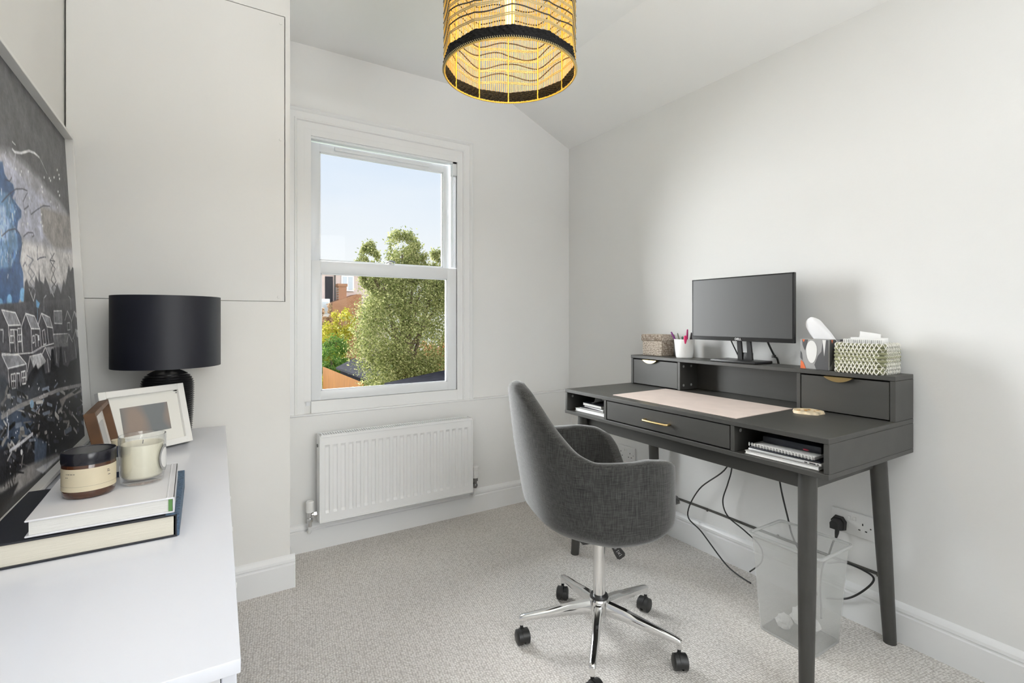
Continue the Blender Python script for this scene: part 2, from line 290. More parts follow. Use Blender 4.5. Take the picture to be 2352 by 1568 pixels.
# built-in closet in front of the window wall, with a flush access panel
b=N()
box(b,(XL,.31),(YC,YC+.03),(0,1.2035)); box(b,(.2915,.31),(YC,YC+.03),(1.2035,ZC)); box(b,(XL,.2915),(YC,YC+.03),(2.4035,ZC)); 
box(b,(.29,.31),(YC+.03,YW),(0,ZC)); obj('wall_closet',b,'closet',kind='structure',smooth=0)
b=N(); box(b,(XL,.29),(YC+.030,YC+.034),(1.15,2.45)); obj('gap_shade_backing',b,'gap',kind='structure',smooth=0)  # dark sheet behind the panel, standing in for shade in its gaps
d1=root('door_1',kind='structure',loc=(-.06,YC,1.205))
b=N(); box(b,(-.4065,.2885),(YC-.001,YC+.026),(1.205,2.400),.001,1); obj('door_panel',b,'closet',d1)
for x,z in ((.266,1.223),(.274,1.882),(.274,2.37),(-.385,1.223)):
    b=N(); lathe(b,[(0,-.0015),(.005,-.0015),(.006,0)],n=16); bmesh.ops.rotate(b,verts=b.verts,cent=(0,0,0),matrix=Matrix.Rotation(R(-90),3,'X')); bmesh.ops.translate(b,verts=b.verts,vec=(x,YC-.001,z)); obj('screw_cap',b,'closet',d1)
# baseboards: moulded profile (depth from wall, height)
BP=[(0,0),(.019,0),(.019,.098),(.0145,.102),(.0145,.106),(.0175,.110),(.016,.120),(.010,.129),(.005,.134),(0,.136)]
def board(name,fn,t0,t1): b=N(); prism(b,BP,fn,t0,t1); obj(name,b,'trim',kind='structure',smooth=25)
board('baseboard_right',lambda a,c,t:(XR-a,t,c),YB,YL)
board('baseboard_window',lambda a,c,t:(t,YL-a,c),.31,XR-.019)
board('baseboard_closet',lambda a,c,t:(t,YC-a,c),XL,.329)
board('baseboard_closet_side',lambda a,c,t:(.31+a,t,c),YC,YL-.019)
# ---------------- garden window
w1=root('window_1',kind='structure',loc=(.85,YW,.6625))
b=N(); xo0,xo1,xi0,xi1=.322,1.350,.452,1.252
def casing_side(x0,x1,z1):
    s=1 if x1>x0 else -1
    W_=abs(x1-x0)
    pr=[(0,0),(0,.026),(.010,.030),(.016,.026),(.022,.018),(.052,.018),(.056,.022),(.062,.022),(.066,.014),(W_,.014),(W_,0)]
    prism(b,pr,lambda a,c,t:(x0+s*a,YW-c,t),.6625,z1)
PC=[(0,0),(0,.026),(.010,.030),(.016,.026),(.022,.018),(.052,.018),(.056,.022),(.062,.022),(.066,.014),(.098,.014),(.098,0)]
rows_=[[b.verts.new(q) for q in ((xo0+a,YW-c,.6625),(xo0+a,YW-c,2.172-a),(xo1-a,YW-c,2.172-a),(xo1-a,YW-c,.6625))] for a,c in PC]
for i in range(len(PC)):
    A_,B_=rows_[i],rows_[(i+1)%len(PC)]
    for j in range(3): b.faces.new((A_[j],A_[j+1],B_[j+1],B_[j]))
for j in (0,3): b.faces.new([r_[j] for r_ in rows_])
box(b,(xo0+.0982,xi0),(YW-.0137,YW),(.7225,2.0738)); box(b,(xi0+.0002,xo1-.0982),(YW-.0137,YW),(2.042,2.0738))

box(b,(xi0,xi1),(YW-.014,YW),(.6625,.722),.001,1)
obj('casing',b,'trim',w1,smooth=20)
b=N() # box frame / jamb liners behind the casing
box(b,(.43,.452),(YW-.004,YW+.10),(.70,2.07)); box(b,(1.252,1.275),(YW-.004,YW+.10),(.70,2.07)); box(b,(.452,1.252),(YW-.004,YW+.10),(2.045,2.07)); box(b,(.452,1.252),(YW+.002,YW+.10),(.70,.722))
for x in (1.2285,1.2385,1.2475): box(b,(x,x+.004),(YW+.003,YW+.03),(1.43,1.965),.001,1)
box(b,(1.226,1.252),(YW-.006,YW+.03),(1.965,2.045),.002); box(b,(.452,1.252),(YW-.006,YW+.028),(2.030,2.045),.002)
obj('box_frame',b,'upvc',w1)
def sash(name,x0,x1,z0,z1,y0,y1,gx0,gx1,gz0,gz1):
    b=N(); box(b,(x0,gx0),(y0,y1),(z0,z1),.003); box(b,(gx1,x1),(y0,y1),(z0,z1),.003); box(b,(gx0-.002,gx1+.002),(y0,y1),(gz1,z1),.003); box(b,(gx0-.002,gx1+.002),(y0,y1),(z0,gz0),.003)
    g=.006 # glazing bead
    for q in ((gx0-.001,gx0+g),(gx1-g,gx1+.001)): box(b,q,(y0+.006,y0+.014),(gz0,gz1),.001,1)
    for q in ((gz0-.001,gz0+g),(gz1-g,gz1+.001)): box(b,(gx0,gx1),(y0+.006,y0+.014),q,.001,1)
    s=obj(name,b,'upvc',w1); b=N(); box(b,(gx0,gx1),(y0+.016,y0+.020),(gz0,gz1)); obj('glass_pane',b,'pane',s,smooth=0); return s
lo=sash('lower_sash',.4535,1.2505,.7235,1.4245,YW-.004,YW+.034,.501,1.193,.770,1.362)
up=sash('upper_sash',.4535,1.2245,1.385,2.030,YW+.042,YW+.078,.503,1.187,1.432,1.987)
b=N(); box(b,(.575,1.10),(YW+.030,YW+.042),(2.002,2.022),.003); obj('trickle_vent',b,'upvc',up)
b=N(); box(b,(.834,.884),(YW+.006,YW+.030),(1.4245,1.431),.002); box(b,(.85,.868),(YW+.004,YW+.022),(1.431,1.440),.003); tube(b,smooth_path([(.838,YW+.012,1.433),(.862,YW+.008,1.446),(.890,YW+.012,1.441)],4),.0045,8); obj('sash_catch',b,'chrome',lo,label='chrome sash catch')
# ---------------- radiator
rd=root('radiator','long white panel radiator under the garden window','radiator',(.88,2.53,.15))
b=N(); x0,x1,z0,z1,yf=.474,1.284,.158,.566,2.494
nf=21; p=(x1-x0-.03)/nf; xs=[x0]; hs=[0]
for i in range(nf):
    s=x0+.015+i*p
    for f,h in ((.10,0),(.22,1),(.62,1),(.74,0)): xs.append(s+f*p); hs.append(h)
xs.append(x1); hs.append(0)
zs=[(z0,0),(z0+.03,0),(z0+.040,0),(z0+.052,1),(z1-.052,1),(z1-.040,0),(z1-.012,0),(z1,0)]
g=[[b.verts.new((x,yf+.006*h*k,z)) for x,h in zip(xs,hs)] for z,k in zs]
for i in range(len(zs)-1):
    for j in range(len(xs)-1): b.faces.new((g[i][j],g[i][j+1],g[i+1][j+1],g[i+1][j]))
box(b,(x0,x1),(yf+.008,yf+.018),(z0,z1)); box(b,(x0+.002,x1-.002),(yf+.045,yf+.052),(z0,z1-.01))
for q in ((x0-.003,x0+.004),(x1-.004,x1+.003)): box(b,q,(yf-.003,yf+.018),(z0-.003,z1+.003),.001,1)
for q in ((z0-.003,z0+.004),(z1-.004,z1+.003)): box(b,(x0,x1),(yf-.003,yf+.018),q,.001,1)
obj('front_panel',b,'rad',rd,smooth=20)
for q in ((x0-.006,x0-.002),(x1+.002,x1+.006)):
    b=N(); box(b,q,(yf-.004,yf+.066),(z0,z1+.008),.0015,1); obj('side_cover',b,'rad',rd)
b=N(); box(b,(x0,x1),(yf-.003,yf+.004),(z1+.002,z1+.009),.001,1); box(b,(x0,x1),(yf+.060,yf+.066),(z1+.002,z1+.009),.001,1)
for i in range(68):
    x=x0+.012+i*(x1-x0-.024)/67; box(b,(x-.0032,x+.0032),(yf+.003,yf+.062),(z1+.003,z1+.008))
obj('top_grille',b,'rad',rd,smooth=0)
b=N(); cyl(b,(x0-.010,2.53,.52),(x0+.01,2.53,.52),.008,n=12); obj('bleed_valve',b,'darkchrome',rd)
v=N(); cyl(v,(.432,2.53,.138),(.432,2.53,.16),.010); cyl(v,(.432,2.53,.16),(.432,2.53,.178),.014,n=6); cyl(v,(.432,2.53,.178),(.432,2.53,.212),.010); cyl(v,(.44,2.53,.193),(.472,2.53,.193),.009); cyl(v,(.448,2.53,.193),(.462,2.53,.193),.014,n=6); obj('lockshield_valve',v,'chrome',rd)
v=N(); lathe(v,[(0,.052),(.014,.052),(.018,.047),(.0185,.0),(0,0)],(.432,2.53,.208),24); obj('valve_cap',v,'white',rd)
v=N(); tube(v,[(.432,2.535,.16),(.432,2.536,.118),(.432,2.545,.104),(.432,2.57,.100)],.008,12); obj('pipe',v,'trim',rd)
v=N(); cyl(v,(1.322,2.53,.165),(1.322,2.53,.215),.011); cyl(v,(1.322,2.53,.205),(1.322,2.53,.222),.017,n=8); cyl(v,(1.288,2.53,.185),(1.315,2.53,.185),.009); ball(v,(1.322,2.53,.178),.016); obj('thermostat_valve',v,'darkchrome',rd)
v=N(); lathe(v,[(0,.07),(.016,.07),(.021,.064),(.021,.050),(.019,.048),(.021,.046),(.021,.018),(.017,.0),(0,0)],(1.322,2.53,.222),28)
for k in range(14):
    a=k*2*math.pi/14; cyl(v,(1.322+.0205*math.cos(a),2.53+.0205*math.sin(a),.243),(1.322+.0205*math.cos(a),2.53+.0205*math.sin(a),.268),.0018,n=5)
obj('thermostat_head',v,'white',rd)
v=N(); tube(v,[(1.322,2.53,.165),(1.322,2.532,.13),(1.318,2.545,.115),(1.318,2.572,.11)],.008,12); obj('pipe',v,'trim',rd)
# ---------------- double sockets
def socket(yc,zc,label,grp=None):
    s=root('double_socket',label,'socket',(XR,yc,zc))
    b=N(); box(b,(XR-.010,XR),(yc-.073,yc+.073),(zc-.043,zc+.043),.003,2); obj('face_plate',b,'white',s)
    for k in (-1,1):
        c=yc+k*.036
        b=N(); box(b,(XR-.0106,XR-.0098),(c-.002,c+.002),(zc+.004,zc+.012)); 
        for q in (-1,1): box(b,(XR-.0106,XR-.0098),(c+q*.011-.0035,c+q*.011+.0035),(zc-.0165,zc-.0125))
        obj('pin_holes',b,'black',s,smooth=0)
        b=N(); box(b,(XR-.0135,XR-.009),(yc+k*.009-.005,yc+k*.009+.005),(zc+.014,zc+.028),.001,1); obj('rocker_switch',b,'white',s)
        b=N(); cyl(b,(XR-.0108,yc+k*.062,zc),(XR-.009,yc+k*.062,zc),.0028,n=12); obj('fixing_screw',b,'darkchrome',s)
    return s
socket(.912,.360,'white double wall socket with the black plug in it, beside the waste bin')
socket(2.095,.352,'white empty double wall socket seen between the chair arm and the desk leg')
pg=root('power_plug','black three pin plug in the wall socket above the waste bin','plug',(2.0745,.955,.355))
b=N(); prism(b,[(-.024,-.022),(-.026,.010),(-.014,.026),(.014,.026),(.026,.010),(.024,-.022),(.012,-.028),(-.012,-.028)],lambda a,c,t:(2.0745-t,.955+a*(1-t*6),.350+c*(1-t*6)),0,.016); prism(b,[(-.019,-.020),(-.020,.008),(-.010,.020),(.010,.020),(.020,.008),(.019,-.020)],lambda a,c,t:(2.0585-t,.955+a*(1-t*9),.349+c*(1-t*9)),0,.028); obj('plug_body',b,'black',pg)
b=N(); tube(b,[(2.058,.955,.330),(2.056,.956,.312),(2.055,.958,.296)],[.008,.007,.0045],12); obj('strain_relief',b,'black',pg)
def cable(name,pts,r,label,m='cable',cat='cable'):
    b=N(); tube(b,smooth_path(pts,8),r,8); return solo(name,b,m,label,cat)
cable('power_cable',[(2.055,.958,.297),(2.052,.969,.269),(2.05,.983,.218),(2.05,1.003,.168),(2.045,1.01,.09),(2.03,1.0,.02),(1.97,.97,.008)],.0034,'black flex dropping from the wall plug behind the waste bin')
cable('looped_cable',[(2.052,.987,.186),(2.05,.93,.2135),(2.05,.861,.212),(2.045,.828,.196),(2.045,.861,.140),(2.05,.918,.083),(2.05,.99,.05)],.0036,'black cable curling out behind the waste bin towards the rear desk leg')
cable('monitor_cable',[(2.02,1.38,.60),(2.035,1.411,.453),(2.035,1.559,.31),(2.035,1.627,.163),(2.035,1.546,.107),(2.02,1.417,.022),(2.0,1.341,.006),(1.98,1.259,.006)],.0032,'longest black cable, sagging from the desk to the floor left of the bin')
cable('lamp_cable',[(2.03,1.38,.60),(2.04,1.389,.457),(2.04,1.409,.378),(2.04,1.435,.29),(2.04,1.409,.228),(2.04,1.327,.192),(2.045,1.256,.148),(2.045,1.25,.085),(2.02,1.29,.03)],.0030,'black cable hanging under the desk, second from the left')
cable('twisted_cable',[(2.03,1.17,.60),(2.03,1.162,.458),(2.03,1.128,.316),(2.03,1.107,.244),(2.04,1.059,.149),(2.04,1.02,.05)],.0034,'black cable hanging down behind the waste bin opening')
b=N()
for dz in (0,.0065): tube(b,[(XR-.003,t,.2+dz+.002*math.sin(t*9)) for t in [.80+.05*i for i in range(22)]],.0027,6)
for t in (.83,1.2,1.55,1.8): box(b,(XR-.006,XR),(t-.004,t+.004),(.195,.211),.001,1)
solo('wall_wiring',b,'gap','thin pair of dark wires clipped along the wall above the right baseboard','cable')
# ================================================================ DESK
dk=root('writing_desk','charcoal desk with raised drawer shelf and splayed legs against the right wall','desk',(1.775,1.316,0))
X0,X1,Y0,Y1=1.494,2.060,.716,1.917
def part(name,m,*boxes,parent=dk,bev=.0012):
    b=N()
    for q in boxes: box(b,*q,bev,1)
    return obj(name,b,m,parent)
part('desktop','desk',((X0,X1),(Y0,Y1),(.7765,.792)))
part('lower_board','desk',((X0,X1),(Y0,Y1),(.675,.690)))
for y in ((Y0,Y0+.015),(Y1-.015,Y1)): part('side_panel','desk',((X0+.003,X1),y,(.6905,.776)))
for y in ((1.010,1.025),(1.628,1.643)): part('divider','desk',((X0+.003,X1-.02),y,(.6905,.776)))
part('back_panel','desk',((X1-.012,X1-.003),(Y0+.016,Y1-.016),(.6905,.776)))
dr=part('drawer','desk',((X0+.004,X0+.020),(1.0285,1.6245),(.6945,.7725)),((X0+.02,X1-.06),(1.034,1.046),(.70,.76)),((X0+.02,X1-.06),(1.608,1.620),(.70,.76)))
b=N(); tube(b,[(X0+.005,1.400,.731),(X0-.012,1.400,.731),(X0-.019,1.394,.731),(X0-.021,1.34,.731),(X0-.019,1.286,.731),(X0-.012,1.280,.731),(X0+.005,1.280,.731)],.0042,10); obj('handle',b,'brass',dr,label='brass bar handle')
def cams(pts):
    for x,y,z in pts:
        b=N(); cyl(b,(x,y,z),(x,y-.0012,z),.006,n=14); obj('cam_cover',b,'boxgrey',dk)
cams([(1.53,Y1-.0152,.756),(1.53,1.0098,.758)])
# raised shelf
XS=1.920
part('shelf_top','desk',((XS-.002,X1),(Y0,1.897),(.927,.9425)))
for y in ((Y0,Y0+.015),(1.882,1.897),(1.0205,1.0345),(1.5795,1.594)): part('shelf_upright','desk',((XS,X1),y,(.7925,.9265)))
part('shelf_back','desk',((X1-.012,X1-.003),(.732,1.881),(.7925,.9265)))
cams([(1.945,1.5793,.905),(1.945,1.5793,.815),(2.00,1.5793,.905),(2.00,1.5793,.815)])
def half_moon(yc,mm,lab,par):
    pts=[(yc-.046+.092*i/16, .9235-.017*math.sin(math.pi*i/16)**.75) for i in range(17)]
    b=N(); prism(b,pts,lambda a,c,t:(t,a,c),XS-.0135,XS-.011); box(b,(XS-.0135,XS+.001),(yc-.046,yc+.046),(.9222,.9242),.0005,1); obj('handle',b,mm,par,label=lab)
for (ya,yb),yc in (((.7335,1.0185),.885),((1.596,1.880),1.760)):
    d=part('shelf_drawer','desk',((XS+.002,XS+.016),(ya,yb),(.7965,.9215)),((XS+.016,X1-.02),(ya+.004,ya+.014),(.80,.91)),((XS+.016,X1-.02),(yb-.014,yb-.004),(.80,.91)))
    half_moon(yc,'brass','brass half moon tab handle',d)
part('apron','desk',((1.560,1.575),(.815,1.83),(.612,.6748)),((1.575,1.985),(.800,.815),(.612,.6748)),((1.575,1.985),(1.83,1.845),(.612,.6748)),((1.985,2.0),(.815,1.83),(.612,.6748)))
for (tx,ty),(bx,by) in (((1.558,.806),(1.512,.786)),((1.993,.796),(2.038,.776)),((1.552,1.845),(1.520,1.872)),((1.992,1.815),(2.03,1.825))):
    b=N(); tube(b,[(tx,ty,.674),(bx+(tx-bx)*.5,by+(ty-by)*.5,.337),(bx,by,0.0)],[.0262,.0245,.0195],28); obj('leg',b,'desk',dk)
# desk mat
b=N(); prism(b,[(1.549,1.640),(1.534,1.028),(1.884,1.030),(1.900,1.646)],lambda a,c,t:(a,c,t),.7925,.7945); solo('desk_mat',b,'mat','pale pink rectangular desk mat lying on the charcoal desktop','desk mat')
# round coaster
c=root('coaster','irregular round cream and gold coaster on the desk right of the pink mat','coaster',(1.853,.958,.7925))
random.seed(4); b=N(); n=40; rr=[.050+.003*math.sin(i*2*math.pi/n*5)+random.uniform(-.0015,.0015) for i in range(n)]
prism(b,[(rr[i]*math.cos(i*2*math.pi/n),rr[i]*math.sin(i*2*math.pi/n)) for i in range(n)],lambda a,c_,t:(1.853+a*(1 if t<.797 else .94),.958+c_*(1 if t<.797 else .94),t),.7928,.8015); obj('slab',b,'stone',c)
b=N()
for k in range(16):
    a=random.uniform(0,6.28); q=random.uniform(0,.036); ball(b,(1.853+q*math.cos(a),.958+q*math.sin(a),.8012),(random.uniform(.004,.009),random.uniform(.003,.007),.0016),8,5)
obj('flakes',b,'gilt',c)
# ================================================================ MONITOR
mo=root('computer_monitor','black flat desktop monitor standing on the raised desk shelf','monitor',(1.985,1.30,.9428))
b=N(); box(b,(1.952,1.966),(1.060,1.534),(1.036,1.314),.002,2); box(b,(1.966,1.985),(1.12,1.474),(1.06,1.29),.006,2); obj('housing',b,'mon',mo)
b=N(); box(b,(1.9495,1.9525),(1.0665,1.5275),(1.0535,1.3085)); obj('screen',b,'screen',mo,smooth=0)
b=N(); box(b,(1.948,1.9525),(1.0605,1.5335),(1.0365,1.0525),.0008,1); box(b,(1.9492,1.9525),(1.0605,1.0662),(1.0525,1.3135)); box(b,(1.9492,1.9525),(1.5278,1.5335),(1.0525,1.3135)); box(b,(1.9492,1.9525),(1.0605,1.5335),(1.3088,1.3135)); be=obj('bezel',b,'bezel',mo)
text('logo','DELL',.0135,'logo',be,basis((0,-1,0),(0,0,1),(1.9475,1.297,1.0447)))
b=N()
for s in (-1,1): prism(b,[(s*.012,.945),(s*.034,.945),(s*.030,1.09),(s*.014,1.09)],lambda a,c_,t:(t+(c_-.945)*-.12,1.297+a,c_),1.998,2.008)
box(b,(1.9995,2.009),(1.265,1.329),(.945,.985),.002); box(b,(1.983,1.998),(1.262,1.332),(1.07,1.16),.003); obj('neck',b,'mon',mo)
b=N(); box(b,(1.925,2.052),(1.205,1.418),(.9428,.9535),.003,2); obj('stand_base',b,'mon',mo)
b=N(); tube(b,smooth_path([(1.99,1.37,1.06),(2.02,1.372,1.02),(2.045,1.368,.98),(2.06,1.366,.950),(2.072,1.366,.88)],6),.0026,8); obj('video_lead',b,'cable',mo)
b=N(); tube(b,smooth_path([(1.99,1.20,1.06),(2.01,1.195,1.02),(2.04,1.19,.975),(2.06,1.188,.958),(2.072,1.18,.88)],6),.0040,8); box(b,(2.032,2.046),(1.186,1.20),(.968,.98),.002); obj('power_lead',b,'cable',mo)
# ================================================================ THINGS ON THE RAISED SHELF
wb=root('woven_box','small lidded box woven from seagrass, on the far end of the desk shelf','box',(2.00,1.788,.9428))
b=N(); box(b,(1.956,2.050),(1.722,1.852),(.9428,1.030),.006,3); obj('box_body',b,'seagrass',wb)
b=N(); box(b,(1.951,2.054),(1.716,1.858),(1.0175,1.052),.007,3); obj('lid',b,'seagrass',wb)
pp=root('pen_pot','white textured tapered pot holding pens beside the woven box','pot',(1.992,1.612,.9428))
b=N(); lathe(b,[(0,0),(.036,0),(.039,.003),(.0485,.088),(.0475,.0905),(.046,.088),(.0365,.006),(0,.006)],(1.992,1.612,.9428),56); obj('pot_body',b,'pot',pp)
def pen(name,a,t,r,m,label,cap=None,cat='pen'):
    o=root(name,label,cat,a); A_,T=Vector(a),Vector(t); d=(T-A_).normalized()
    b=N(); tube(b,[A_,A_+(T-A_)*.86,T-d*.003,T],[r,r,r*.8,r*.3],12); obj('barrel',b,m,o)
    if cap: b=N(); tube(b,[A_+(T-A_)*.72,T+d*.001],[r*1.15,r*1.05],12); obj('cap',b,cap,o)
zb=.950
pen('pen',(1.985,1.612,zb),(1.968,1.673,1.068),.0048,'purple','purple pen leaning left in the white pot')
pen('pen',(1.997,1.622,zb),(1.990,1.652,1.062),.0036,'sage','slim grey green pen next to the purple one in the pot')
pen('pen',(2.002,1.603,zb),(2.010,1.640,1.045),.006,'teal','short teal pen in the middle of the pen pot')
pen('highlighter',(1.975,1.598,zb),(1.958,1.578,1.052),.0085,'pink','fat bright pink highlighter with pale cap in the pot',None,'highlighter')
pen('pen',(1.985,1.596,zb),(1.978,1.583,1.082),.0045,'magenta','tallest magenta pen behind the pink highlighter')
pen('marker',(1.998,1.590,zb),(1.995,1.568,1.064),.0075,'pink','red pink marker with dark cap beside the monitor','black','marker')
pen('pen',(2.008,1.594,zb),(2.012,1.570,1.078),.003,'darkchrome','thin dark grey pen at the right of the pot')
pen('pen',(2.006,1.612,zb),(1.99,1.605,1.048),.0045,'black','short dark pen in front of the magenta one')
# tissue box with leaf pattern
tb=root('tissue_box','cube tissue box with grey, white and orange leaf pattern','tissue box',(1.99,.975,.9428))
b=N(); box(b,(1.938,2.042),(.926,1.030),(.9428,1.056),.001,1); obj('carton',b,'boxgrey',tb)
def decal(polys,fn,m,nm,t=.0006):
    b=N()
    for p_ in polys: prism(b,p_,fn,0,t)
    obj(nm,b,m,tb,smooth=0)
fF=lambda a,c_,t:(1.9378-t,1.029-a*.102,.9438+c_*.111)   # a: left->right 0..1, c: up 0..1
def ov(cx,cy,rx,ry,n=18,tip=.0): return [(cx+rx*math.cos(i*2*math.pi/n),cy+ry*math.sin(i*2*math.pi/n)*(1+(tip if math.sin(i*2*math.pi/n)<0 else 0))) for i in range(n)]
decal([[(.06,.99),(.27,.99),(.22,.80),(.16,.62),(.08,.80)],[(.56,.0),(.98,.0),(.98,.99),(.80,.99),(.74,.6),(.62,.45),(.50,.15)],[(.0,.35),(.08,.28),(.05,.52),(.0,.60)]],fF,'boxdark','dark_leaves')
decal([ov(.40,.66,.19,.30,18,.55),[(.78,.99),(.90,.99),(.84,.45)]],lambda a,c_,t:fF(a,c_,t+.0003),'boxwhite','white_leaves')
decal([[(.0,.0),(.20,.0),(.10,.22),(.02,.28)],[(.07,.99),(.17,.99),(.12,.90)]],lambda a,c_,t:fF(a,c_,t+.0006),'orange','orange_leaves')
fS=lambda a,c_,t:(1.94+a*.10,.9258-t,.9438+c_*.111)
decal([[(.0,.99),(.45,.99),(.35,.5),(.15,.2),(0,.1)],[(.75,.99),(.95,.99),(.98,.3),(.8,.4)]],fS,'boxdark','dark_leaves')
decal([[(.10,.99),(.22,.99),(.16,.88)]],lambda a,c_,t:fS(a,c_,t+.0004),'orange','orange_leaves')
b=N(); K=9; rows=[]
for j in range(8):   # crumpled tissue pulled up and leaning to the left
    t=j/7; cy=.957+.062*t; cz=1.048+.086*t; wd=(.037+.002*math.sin(t*6))*(1-.20*t)*(1-.45*max(0,t-.85)/.15); th=.007+.010*math.sin(t*2.6)
    rows.append([b.verts.new((1.985+th*math.cos(2*math.pi*i/16)+.004*math.sin(3*i+2*t),cy+wd*math.sin(2*math.pi*i/16)*(1+.10*math.sin(5*i*.8+t*4)),cz+.006*math.sin(2*math.pi*i/16*2+t)-.45*wd*t*math.sin(2*math.pi*i/16))) for i in range(16)])
for A_,B_ in zip(rows,rows[1:]):
    for i in range(16): b.faces.new((A_[i],A_[(i+1)%16],B_[(i+1)%16],B_[i]))
b.faces.new(rows[-1]); o=obj('tissue',b,'tissue',tb,smooth=60); mm=o.modifiers.new('s','SUBSURF'); mm.levels=mm.render_levels=2
# basket
bk=root('storage_basket','rectangular basket of green straw coils bound in cream cord','basket',(1.98,.825,.9428))
bx0,bx1,by0,by1=1.918,2.052,.748,.902
def rrect(x0,x1,y0,y1,r,k=5):
    o=[]
    for cx,cy,a0 in ((x1-r,y1-r,0),(x0+r,y1-r,90),(x0+r,y0+r,180),(x1-r,y0+r,270)):
        for i in range(k+1): a=R(a0+90*i/k); o.append((cx+r*math.cos(a),cy+r*math.sin(a)))
    return o
b=N(); NR=8; rh=.1025/NR
for i in range(NR):
    g_=.0035*math.sin(i*.4); tube(b,[(x,y,.9432+rh*(i+.5)) for x,y in rrect(bx0+.006-g_,bx1-.006+g_,by0+.006-g_,by1-.006+g_,.012)],rh*.52,8,closed=True)
box(b,(bx0+.006,bx1-.006),(by0+.006,by1-.006),(.9432,.948)); obj('straw_coils',b,'straw',bk)
b=N(); random.seed(7)
for i in range(NR):
    z=.9432+rh*(i+.5); ring=rrect(bx0+.006,bx1-.006,by0+.006,by1-.006,.012,4); pts=[Vector((x,y,0)) for x,y in ring]; pts.append(pts[0]); L_=[0]
    for p,q in zip(pts,pts[1:]): L_.append(L_[-1]+(q-p).length)
    tot=L_[-1]; n=int(tot/.0125)
    def at(s):
        s%=tot
        for j in range(len(L_)-1):
            if s<=L_[j+1]: f=(s-L_[j])/(L_[j+1]-L_[j]); return pts[j].lerp(pts[j+1],f),(pts[j+1]-pts[j]).normalized()
    for k in range(n):
        s0=(k+.5*(i%2))*tot/n+random.uniform(-.001,.001); P=[]
        for t in range(7):
            ph=-1.5+3.0*t/6; p,d=at(s0+.0055*(t/6-.5)*1.8); nn=Vector((d.y,-d.x,0)); P.append(p+nn*(rh*.60*math.cos(ph)+.0006)+Vector((0,0,z+rh*.66*math.sin(ph))))
        tube(b,P,.0017,5)
        P=[]
        for t in range(5):
            ph=-1.2+2.4*t/4; p,d=at(s0+.006-.0055*(t/4-.5)*1.6); nn=Vector((d.y,-d.x,0)); P.append(p+nn*(rh*.62*math.cos(ph)+.0012)+Vector((0,0,z+rh*.62*math.sin(ph))))
        tube(b,P,.0014,5)
obj('cord_binding',b,'cord',bk)
def sheet(name,yz,x,th,m,label,cat,lean=0,bev=0,stripes=False):
    b=N(); prism(b,yz,lambda a,c_,t:(x+t+(c_-.95)*lean,a,c_),0,th); o=solo(name,b,m,label,cat)
    if stripes:
        b=N(); ys=[q[0] for q in yz]; lo_,hi=min(ys)+.004,max(ys)-.004
        for i in range(20):
            y=lo_+(hi-lo_)*i/19; box(b,(x-.0006+(1.0-.95)*lean,x+.0004+(1.0-.95)*lean),(y-.0006*(1+i%3),y+.0006),(.955,1.0585))
        bmesh.ops.transform(b,matrix=Matrix.Identity(4),verts=b.verts); obj('stripes',b,'boxgrey',o,smooth=0)
sheet('notebook',[(.762,.950),(.883,.950),(.883,1.0605),(.762,1.0605)],1.945,.012,'paper','white notebook with fine grey stripes at the front of the basket','notebook',stripes=True)
sheet('greeting_card',[(.757,.950),(.872,.950),(.872,1.066),(.757,1.066)],1.975,.0015,'paper','white rimmed card standing behind the striped notebook','card')
sheet('envelope',[(.782,.95),(.866,.95),(.849,1.088),(.786,1.078)],1.992,.001,'paper','tallest tilted white sheet at the back of the basket','paper')
# ================================================================ IN THE DESK'S OPEN COMPARTMENTS
def book(name,c,size,rz,m,pm,label,cat,tilt=0,spine=None):
    o=root(name,label,cat,c,rz,rx=tilt); w_,d_,h=size
    b=N(); box(b,(-w_/2,w_/2),(-d_/2,d_/2),(0,.0018),.0005,1); box(b,(-w_/2,w_/2),(-d_/2,d_/2),(h-.0018,h),.0005,1); obj('cover',b,m,o,local=True)
    b=N(); box(b,(-w_/2+.002,w_/2-.002),(-d_/2+.002,d_/2-.002),(.0019,h-.0019)); obj('pages',b,pm,o,local=True); return o
book('notebook',(1.60,1.772,.6908),(.15,.205,.013),R(1),'paper','paper','thick white notepad at the bottom of the left desk compartment','notebook')
book('notebook',(1.605,1.772,.7045),(.15,.155,.0075),R(4),'bookblack','pages2','thin dark notebook, second from the bottom in the left compartment','notebook')
book('notebook',(1.61,1.755,.7125),(.14,.150,.0075),R(-6),'paper2','paper','thin pale notebook, third from the bottom in the left compartment','notebook')
book('notebook',(1.605,1.765,.7205),(.14,.135,.014),R(-2),'bookblack','pages2','black covered notebook topmost in the left desk compartment','notebook')
b=N(); P=[(1.60,1.79,.7355),(1.60,1.775,.739),(1.60,1.768,.752),(1.60,1.762,.766),(1.60,1.745,.769),(1.60,1.725,.765),(1.60,1.712,.757)]
pa=[[b.verts.new((p[0]-.045+.09*k+.0,p[1],p[2])) for p in smooth_path(P,3)] for k in (0,1)]
for i in range(len(pa[0])-1): b.faces.new((pa[0][i],pa[0][i+1],pa[1][i+1],pa[1][i]))
o=solo('loose_paper',b,'paper2','curled sheet of grey paper on top of the notebooks','paper'); q=o.modifiers.new('s','SOLIDIFY'); q.thickness=.0006
book('document_folder',(1.61,.868,.6908),(.20,.228,.011),R(1.5),'paper2','paper','grey white folder of papers at the bottom of the right compartment','folder')
lp=root('laptop','slim silver laptop with side ports lying in the right desk compartment','laptop',(1.61,.862,.7035),R(1.5))
b=N(); box(b,(-.10,.10),(-.115,.108),(0,.0085),.002,2); obj('base',b,'logo',lp,local=True)
b=N(); box(b,(-.10,.10),(-.112,.105),(.0095,.0135),.0015,2); obj('lid',b,'bookblack',lp,local=True)
b=N()
